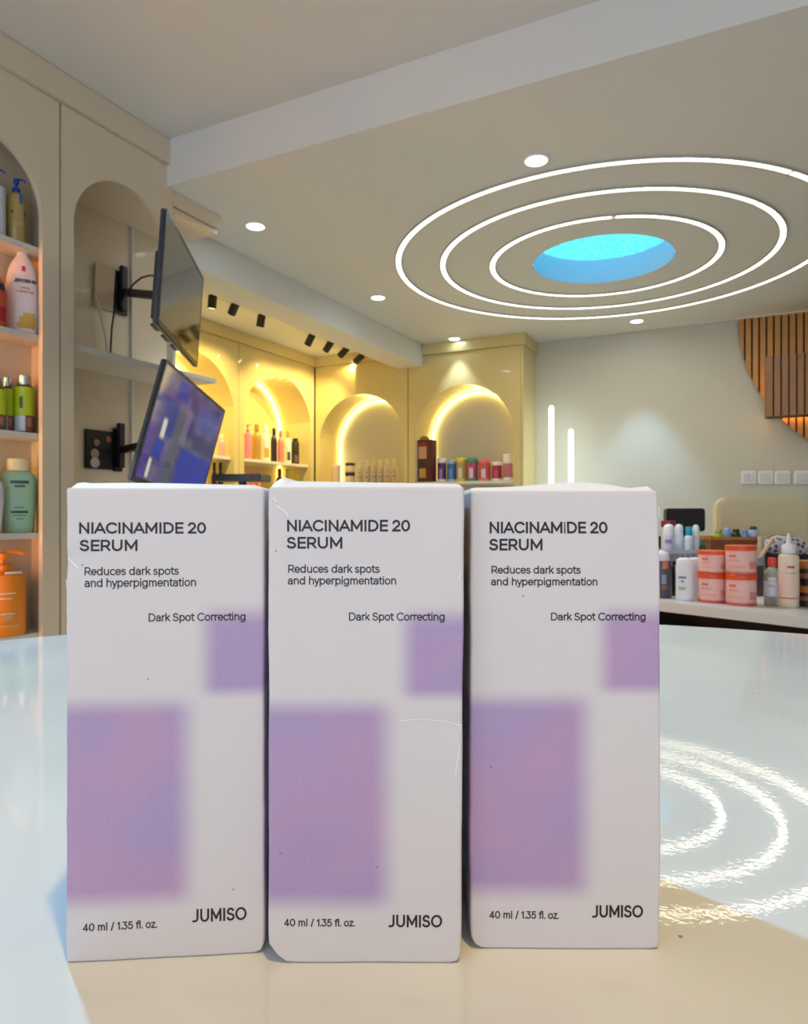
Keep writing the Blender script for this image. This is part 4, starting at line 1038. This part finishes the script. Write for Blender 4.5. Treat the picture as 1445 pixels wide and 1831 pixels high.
# ================================================================== desk at the right with its clutter
DZ = EZ - 0.32
e_ = Vector((0.919, -0.394, 0)); n_ = Vector((0.394, 0.919, 0)); D0 = Vector((-0.30, 2.646, 0))
R_ = Matrix((e_, n_, Vector((0, 0, 1)))).transposed().to_4x4()
t = thing('desk', 'white-topped desk crowded with creams behind the round table', 'desk', (D0.x, D0.y, 0)); t.rotation_euler = R_.to_euler()
def rrect(x0, x1, y0, y1, r, n=8):
    out = []
    for cx, cy, a in ((x1 - r, y0 + r, -90), (x1 - r, y1 - r, 0), (x0 + r, y1 - r, 90), (x0 + r, y0 + r, 180)):
        for k in range(n + 1): out.append((cx + r * math.cos(math.radians(a + 90 * k / n)), cy + r * math.sin(math.radians(a + 90 * k / n))))
    return out
MB().prism(rrect(-.45, 1.25, 0, .62, .10), DZ - .036, DZ, axes=(0, 1, 2)).build('desktop', mat('desk_white', (226, 222, 212), .35), t, bevel=.004)
m_dkwood = mat('dark_brown_wood', (58, 38, 28), .55, var=.3, scale=9)
MB().box(-.38, -.345, .06, .56, .0, DZ - .0365).build('side_panel', m_dkwood, t)
MB().box(1.145, 1.18, .06, .56, .0, DZ - .0365).build('side_panel', m_dkwood, t)
MB().box(-.344, 1.144, .50, .53, .05, DZ - .0365).build('back_panel', m_dkwood, t)
MB().box(-.344, 1.144, .08, .499, .42, .445).build('shelf', m_dkwood, t)
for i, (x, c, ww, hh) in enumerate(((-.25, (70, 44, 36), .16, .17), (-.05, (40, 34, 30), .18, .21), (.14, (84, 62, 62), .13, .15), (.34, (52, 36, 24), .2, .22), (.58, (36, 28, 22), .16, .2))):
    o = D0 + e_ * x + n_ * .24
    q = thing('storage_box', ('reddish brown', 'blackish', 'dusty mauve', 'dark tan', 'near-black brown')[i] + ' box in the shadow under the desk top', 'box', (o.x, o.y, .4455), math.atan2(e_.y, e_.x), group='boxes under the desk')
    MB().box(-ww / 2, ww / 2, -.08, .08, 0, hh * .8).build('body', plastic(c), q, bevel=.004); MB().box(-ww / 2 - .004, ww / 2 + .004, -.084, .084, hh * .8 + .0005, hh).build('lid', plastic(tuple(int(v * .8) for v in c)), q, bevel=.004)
def dsk(pl, pr, yt, yb):
    b = atZ((pl + pr) / 2, yb, DZ + 0.0006); d = depth(b)
    b = b + FWD * ((pr - pl) * .5 * d / F) * .5     # the foot seen is the front of the base
    d = depth(b); return b, (pr - pl) * d / F, (yb - yt) * d / F
b0, w0, h0 = dsk(1170, 1203, 985, 1069)
bottle('deodorant', 'dark grey roll-on with a white dome cap beside the right carton', 'bottle', b0, w0, h0, 'rollon', (84, 80, 90), (236, 238, 240), marks=[(.1, .62, .62, .78, (226, 120, 76)), (.0, .45, .30, .50, (150, 160, 180)), (.05, .6, .20, .27, (190, 90, 76))])
b0, w0, h0 = dsk(1202, 1214, 1003, 1066); bottle('deodorant', 'slim black bottle behind the dark grey roll-on', 'bottle', b0, w0, h0, 'slim', (20, 22, 28), (24, 26, 32))
b0, w0, h0 = dsk(1212, 1243, 998, 1074); bottle('deodorant', 'white deodorant with a green leaf print, in front of the basket', 'bottle', b0, w0, h0, 'stick', (240, 242, 248), (246, 248, 252), sy=.6, marks=[(-.62, .15, .52, .56, (96, 100, 130)), (-.35, -.1, .43, .47, (90, 96, 130)), (-.6, .1, .25, .32, (168, 206, 150))])
b0, w0, h0 = dsk(1240, 1262, 998, 1073); bottle('deodorant', 'white deodorant squeezed between its twin and the orange jars', 'bottle', b0 + FWD * .03, w0, h0 , 'stick', (238, 234, 244), (244, 246, 250), sy=.6, marks=[(-.7, -.45, .05, .75, (214, 180, 196))])
m_peach = mat('peach_jar', (250, 196, 184), .3, var=.06, scale=30)
def body_jar(lab, base, wd, ht):
    t = bottle('body_jar', lab, 'jar', base, wd, ht, 'jar', m_peach, (240, 84, 24), group='pink jars with orange lids', cap_h=.17,
           marks=[(-.7, -.3, .60, .68, (226, 120, 116)), (-.72, -.05, .48, .50, (224, 140, 136)), (-.72, .3, .26, .275, (232, 156, 150)), (.55, .93, .2, .45, (226, 140, 136))], band=(228, 100, 84), band_z=(.002, .085))
    return t
for pl, pr, yt, ym, yb, nm in ((1255, 1304, 986, 1026, 1077, 'left'), (1305, 1357, 977, 1028, 1082, 'right')):
    b0, w0, h0 = dsk(pl, pr, ym, yb)
    body_jar('pink jar with an orange lid, bottom of the ' + nm + ' stack', b0, w0, h0)
    b1 = b0 + Vector((0, 0, h0 + .0008)); d1 = depth(b1)
    body_jar('pink jar with an orange lid, top of the ' + nm + ' stack', b1, w0 * .99, (ym - yt) * d1 / F)
m_clear = mat('clear_plastic', (214, 214, 196), .12, trans=.6, var=.03)
b0, w0, h0 = dsk(1371, 1398, 998, 1083); bottle('toner_bottle', 'clear bottle with a red cap and grey label', 'bottle', b0, w0, h0, 'cyl', m_clear, (232, 66, 36), cap_h=.18, band=(206, 206, 212), band_z=(.20, .52), marks=[(-.5, .3, .40, .44, (160, 164, 180)), (-.5, .5, .53, .60, (226, 206, 196))])
b0, w0, h0 = dsk(1398, 1432, 955, 1086); bottle('nozzle_bottle', 'cream bottle with a white pointed nozzle and red print', 'bottle', b0, w0, h0, 'nozzle', mat('cream_gel', (240, 222, 196), .25, var=.08), (240, 240, 242), band=(240, 210, 190), band_z=(.17, .46),
       marks=[(-.12, .55, .535, .565, (224, 66, 46)), (-.25, .7, .465, .472, (190, 110, 84)), (-.95, .95, .12, .135, (214, 76, 60))])
for nm, yt, yb, up in (('lower', 1048, 1085, False), ('upper', 1004, 1048, True)):
    bb, w0, _ = dsk(1432, 1478, 1048, 1085); d = depth(bb)
    hlow = (1085 - 1048) * d / F
    b0 = bb if not up else bb + Vector((0, 0, hlow + .0008))
    bottle('amber_jar', nm + ' brown jar with an amber lid at the right edge', 'jar', b0, w0, hlow if not up else (1048 - 1004) * d / F, 'jar', (46, 22, 14), (176, 102, 36), cap_h=.32, marks=[(-.8, .2, .3, .5, (140, 84, 66))])
# basket with its contents
bk0 = atZ(1222, 1056, DZ + 0.0006); d = depth(bk0); sx = d / F
t = thing('basket', 'grey slatted plastic basket behind the white deodorants', 'basket', bk0, YAW + .05)
bw, bd, bh = 76 * sx, .15, (1056 - 984) * sx
m_bask = mat('basket_plastic', (150, 150, 164), .3, var=.05)
MB().box(-bw / 2, bw / 2, 0, bd, 0, .006).build('bottom', m_bask, t)
mb = MB(); mb.box(-bw/2, bw/2, -.006, .004, bh - .014, bh); mb.box(-bw/2, bw/2, bd - .004, bd + .006, bh - .014, bh); mb.box(-bw/2 - .004, -bw/2 + .004, .0045, bd - .0045, bh - .014, bh); mb.box(bw/2 - .004, bw/2 + .004, .0045, bd - .0045, bh - .014, bh)
mb.build('rim', mat('basket_rim', (196, 194, 208), .3), t, bevel=.001)
ns = 9
for i in range(ns):
    x = -bw / 2 + (i + .5) * bw / ns
    for y in (0.0, bd): MB().box(x - .006, x + .006, y - .002, y + .002, .0062, bh - .0142).build('slat', m_bask, t)
for i in range(5):
    y = (i + .5) * bd / 5
    for x in (-bw / 2, bw / 2): MB().box(x - .002, x + .002, y - .006, y + .006, .0062, bh - .0142).build('slat', m_bask, t)
def in_basket(pl, pr, yt, dep=.05):
    p = atD((pl + pr) / 2, 900, d + dep); b = Vector((p.x, p.y, bk0.z + .0068)); dd = d + dep
    return b, (pr - pl) * dd / F, EZ + (CY - yt) / F * dd - b.z
for (pl, pr, yt, dep, shp, c, cc, lab, tl) in ((1186, 1206, 937, .05, 'stick', (216, 216, 238), (244, 244, 248), 'white bottle with lilac print at the left of the basket', None),
        (1206, 1222, 937, .08, 'stick', (232, 236, 238), (246, 246, 248), 'plain white rounded bottle standing in the basket', None),
        (1224, 1240, 942, .05, 'slim', (226, 234, 244), (30, 172, 190), 'white bottle with a turquoise cap in the basket', None),
        (1238, 1251, 938, .06, 'stick', (226, 228, 234), (240, 242, 244), 'white bottle at the right end of the basket', None)):
    b0, w0, h0 = in_basket(pl, pr, yt, dep)
    bottle('basket_bottle', lab, 'bottle', b0, w0, h0, shp, c, cc, group='bottles in the basket', cap_h=.14, tilt=tl, marks=[(-.6, .5, .70, .76, (150, 146, 190))] if pl == 1186 else ())
b0, w0, h0 = in_basket(1178, 1212, 931, .115); bottle('red_tub', 'red-lidded tub at the back of the basket', 'tub', b0, w0 * .72, h0, 'jar', (214, 206, 214), (150, 34, 40), cap_h=.1)
b0, w0, h0 = dsk(1261, 1272, 966, 1056); bottle('green_bottle', 'dark green bottle between the basket and the amber box', 'bottle', b0 + FWD * .05, w0, h0, 'slim', (60, 84, 58), (90, 120, 84))
# amber box with tubes
ab = atZ(1315, 1052, DZ + .0006); d = depth(ab); sx = d / F
t = thing('amber_box', 'open amber brown plastic box behind the orange-lidded jars', 'box', ab, YAW - .04)
bw, bd, bh = 84 * sx, .13, (1052 - 960) * sx
m_amb = mat('amber_plastic', (150, 88, 52), .2, var=.1, trans=.25)
m_ambr = mat('amber_rim', (196, 120, 36), .2, var=.1)
MB().box(-bw/2, bw/2, 0, bd, 0, .005).build('bottom', m_amb, t)
for x0, x1, y0, y1 in ((-bw/2, bw/2, -.004, 0), (-bw/2, bw/2, bd, bd + .004), (-bw/2 - .004, -bw/2, -.004, bd + .004), (bw/2, bw/2 + .004, -.004, bd + .004)):
    MB().box(x0, x1, y0, y1, .0002, bh - .0125).build('side', m_amb, t)
mb = MB(); mb.box(-bw/2 - .006, bw/2 + .006, -.007, .0, bh - .012, bh); mb.box(-bw/2 - .006, bw/2 + .006, bd, bd + .007, bh - .012, bh); mb.box(-bw/2 - .006, -bw/2, 0.0005, bd - .0005, bh - .012, bh); mb.box(bw/2, bw/2 + .006, .0005, bd - .0005, bh - .012, bh)
mb.build('rim', m_ambr, t)
def in_amber(pl, pr, yt, dep):
    p = atD((pl + pr) / 2, 900, d + dep); b = Vector((p.x, p.y, ab.z + .0062)); dd = d + dep
    return b, (pr - pl) * dd / F, EZ + (CY - yt) / F * dd - b.z
for pl, pr, yt, dep, c, cc, lab in ((1276, 1294, 948, .04, (170, 176, 50), (150, 156, 60), 'yellow-green tube in the amber box'), (1293, 1309, 944, .05, (120, 150, 190), (160, 190, 226), 'pale blue bottle in the amber box'),
        (1307, 1325, 946, .07, (34, 56, 46), (30, 60, 48), 'dark green bottle in the amber box'), (1325, 1340, 948, .05, (110, 160, 210), (96, 150, 206), 'sky blue bottle in the amber box'), (1338, 1356, 941, .065, (184, 192, 226), (24, 96, 84), 'lilac bottle with a dark teal cap in the amber box')):
    b0, w0, h0 = in_amber(pl, pr, yt, dep)
    bottle('tube_bottle', lab, 'bottle', b0, w0 * .92, h0, 'slim', c, cc, group='bottles in the amber box', cap_h=.06)
# jar with a grey lid, wooden stick, zip bag on a black tray
b0, w0, h0 = dsk(1356, 1380, 998, 1068); bottle('dark_jar', 'dark brown jar with a grey lid behind the red-capped bottle', 'jar', b0 + FWD * .05, w0, h0, 'jar', (84, 70, 66), (170, 170, 174), cap_h=.22)
a_ = atD(1354, 997, 2.60); c_ = atD(1381, 963, 2.62); foot = Vector((a_.x, a_.y, 0)) + (Vector((a_.x - c_.x, a_.y - c_.y, 0))) * 1.4; foot.z = DZ + .006
b0 = atZ(1390, 1050, DZ + .0006); d = depth(b0)
t = thing('black_tray', 'black box under the floral pouch near the right edge', 'box', b0 + RGT * .07 + FWD * .03, YAW)
tw, th_ = .20, (1050 - 992) * d / F
MB().box(-tw/2, tw/2, 0, .13, 0, th_ * .8).build('body', plastic((26, 24, 26)), t, bevel=.004); MB().box(-tw/2 - .004, tw/2 + .004, -.004, .134, th_ * .8 + .0004, th_).build('lid', plastic((36, 30, 30)), t, bevel=.003)
tb = b0 + RGT * .07 + FWD * .03
m_flor = bpy.data.materials.new('floral_fabric'); m_flor.use_nodes = True
nt = m_flor.node_tree; b = nt.nodes['Principled BSDF']; b.inputs['Roughness'].default_value = .35
tc = nt.nodes.new('ShaderNodeTexCoord'); vo = nt.nodes.new('ShaderNodeTexVoronoi'); vo.inputs['Scale'].default_value = 42
cr = nt.nodes.new('ShaderNodeValToRGB'); cr.color_ramp.elements[0].color = lin((150, 40, 56)); cr.color_ramp.elements[0].position = .18; cr.color_ramp.elements[1].color = lin((206, 204, 212)); cr.color_ramp.elements[1].position = .42
e3 = cr.color_ramp.elements.new(.30); e3.color = lin((70, 62, 72))
nt.links.new(tc.outputs['Object'], vo.inputs['Vector']); nt.links.new(vo.outputs['Distance'], cr.inputs[0]); nt.links.new(cr.outputs[0], b.inputs['Base Color'])
t = thing('zip_pouch', 'white pouch with dark red flowers lying on the black box', 'pouch', tb + Vector((0, 0, th_ + .0006)), YAW)
hp = (992 - 958) * d / F
def pouch_z(x, y):
    fx, fy = 1 - (abs(x) / .095) ** 2.4, 1 - (abs(y) / .06) ** 2.4
    return max(0.0, fx) ** .5 * max(0.0, fy) ** .5
mb = MB(); nx_, ny_ = 22, 14
def pv(i, j, k):
    x, y = -.095 + .19 * i / nx_, -.06 + .12 * j / ny_
    h = pouch_z(x, y) * (1 + .16 * noise.noise(Vector((x * 40, y * 40, 1))))
    return (x, y + .065, hp * (.35 + .62 * h) if k else hp * (.35 - .35 * min(1, h * 2.2)))
for i in range(nx_):
    for j in range(ny_):
        for k in (0, 1): mb.quad(pv(i, j, k), pv(i + 1, j, k), pv(i + 1, j + 1, k), pv(i, j + 1, k))
mb.build('body', m_flor, t, smooth=True)
MB().tube([pv(i, 7, 1) for i in range(2, nx_ - 1)], .0028, 6).build('zip', plastic((60, 58, 64)), t, smooth=True)
b0, w0, h0 = dsk(1383, 1397, 962, 1062); bottle('beige_tube', 'beige tube standing behind the red-capped bottle', 'tube', b0 + FWD * .12, w0, h0, 'slim', (196, 180, 150), (206, 190, 160))
# wooden spatula leaning on the amber box
p0, p1 = atZ(1318, 1061, DZ + .007), atD(1382, 963, 2.78)
tag(MB().tube([p0, p0.lerp(p1, .5), p1], [.005, .006, .009], 8).build('wooden_spatula', plastic((214, 184, 146)), smooth=True), 'pale wooden spatula leaning up behind the top orange-lidded jar', 'spatula')

# ================================================================== chairs behind the desk
def chair(name, label, pxl, pxr, yt, yb, dd, colr, headrest=False, legs='star'):
    c = atD((pxl + pxr) / 2, yt, dd); wd = (pxr - pxl) * dd / F
    t = thing(name, label, 'chair', (c.x, c.y, 0), YAW)
    top = c.z; low = top - (yb - yt) * dd / F
    m = mat('upholstery_%d_%d_%d' % colr, colr, .5, var=.04, bump=.2, bscale=200)
    mb = MB(); mb.prism(rrect(-wd / 2, wd / 2, low, top, .055 if not headrest else .02, 7), -.035, .035); mb.build('headrest' if headrest else 'backrest', m, t, bevel=.012)
    sw = max(wd, .46)
    if headrest:
        mb = MB(); mb.prism(rrect(-.23, .23, .56, low - .03, .05, 6), -.03, .03); mb.build('backrest', m, t, bevel=.012)
        MB().box(-.03, .03, .031, .05, low - .1, low + .06).build('stem', m_tvblack, t)
    MB().prism(rrect(-sw / 2, sw / 2, -.50, -.02, .06, 6), .42, .50, axes=(0, 1, 2)).build('seat', m, t, bevel=.015)
    MB().box(-.05, .05, .036, .06, .40, low + .08).build('back_bar', m_tvblack, t)
    MB().box(-.05, .05, -.26, .059, .385, .4195).build('seat_plate', m_tvblack, t)
    MB().lathe([(.03, .06), (.03, .384)], 14, c=(0, -.24, 0)).build('column', m_tvblack, t, smooth=True)
    for k in range(5):
        a = 2 * math.pi * k / 5
        MB().tube([(0, -.24, .075), (.27 * math.cos(a), -.24 + .27 * math.sin(a), .05)], [.022, .014], 8).build('leg', m_tvblack, t, smooth=True)
        MB(Matrix.Translation((.27 * math.cos(a), -.24 + .27 * math.sin(a), .0265)) @ Matrix.Rotation(a, 4, 'Z') @ Matrix.Rotation(math.radians(90), 4, 'Y')).lathe([(.026, -.014), (.026, .014)], 14).build('caster', m_tvblack, t, smooth=True)
    return t
chair('salon_chair', 'beige salon chair with a rounded backrest below the wall switches', 1278, 1441, 890, 1010, 3.45, (234, 220, 182))
chair('office_chair', 'black office chair with a headrest behind the basket of bottles', 1189, 1258, 909, 950, 4.3, (30, 34, 40), headrest=True)
chair('office_chair', 'black chair back cut by the right edge beside the beige chair', 1440, 1600, 903, 980, 4.5, (34, 34, 48))
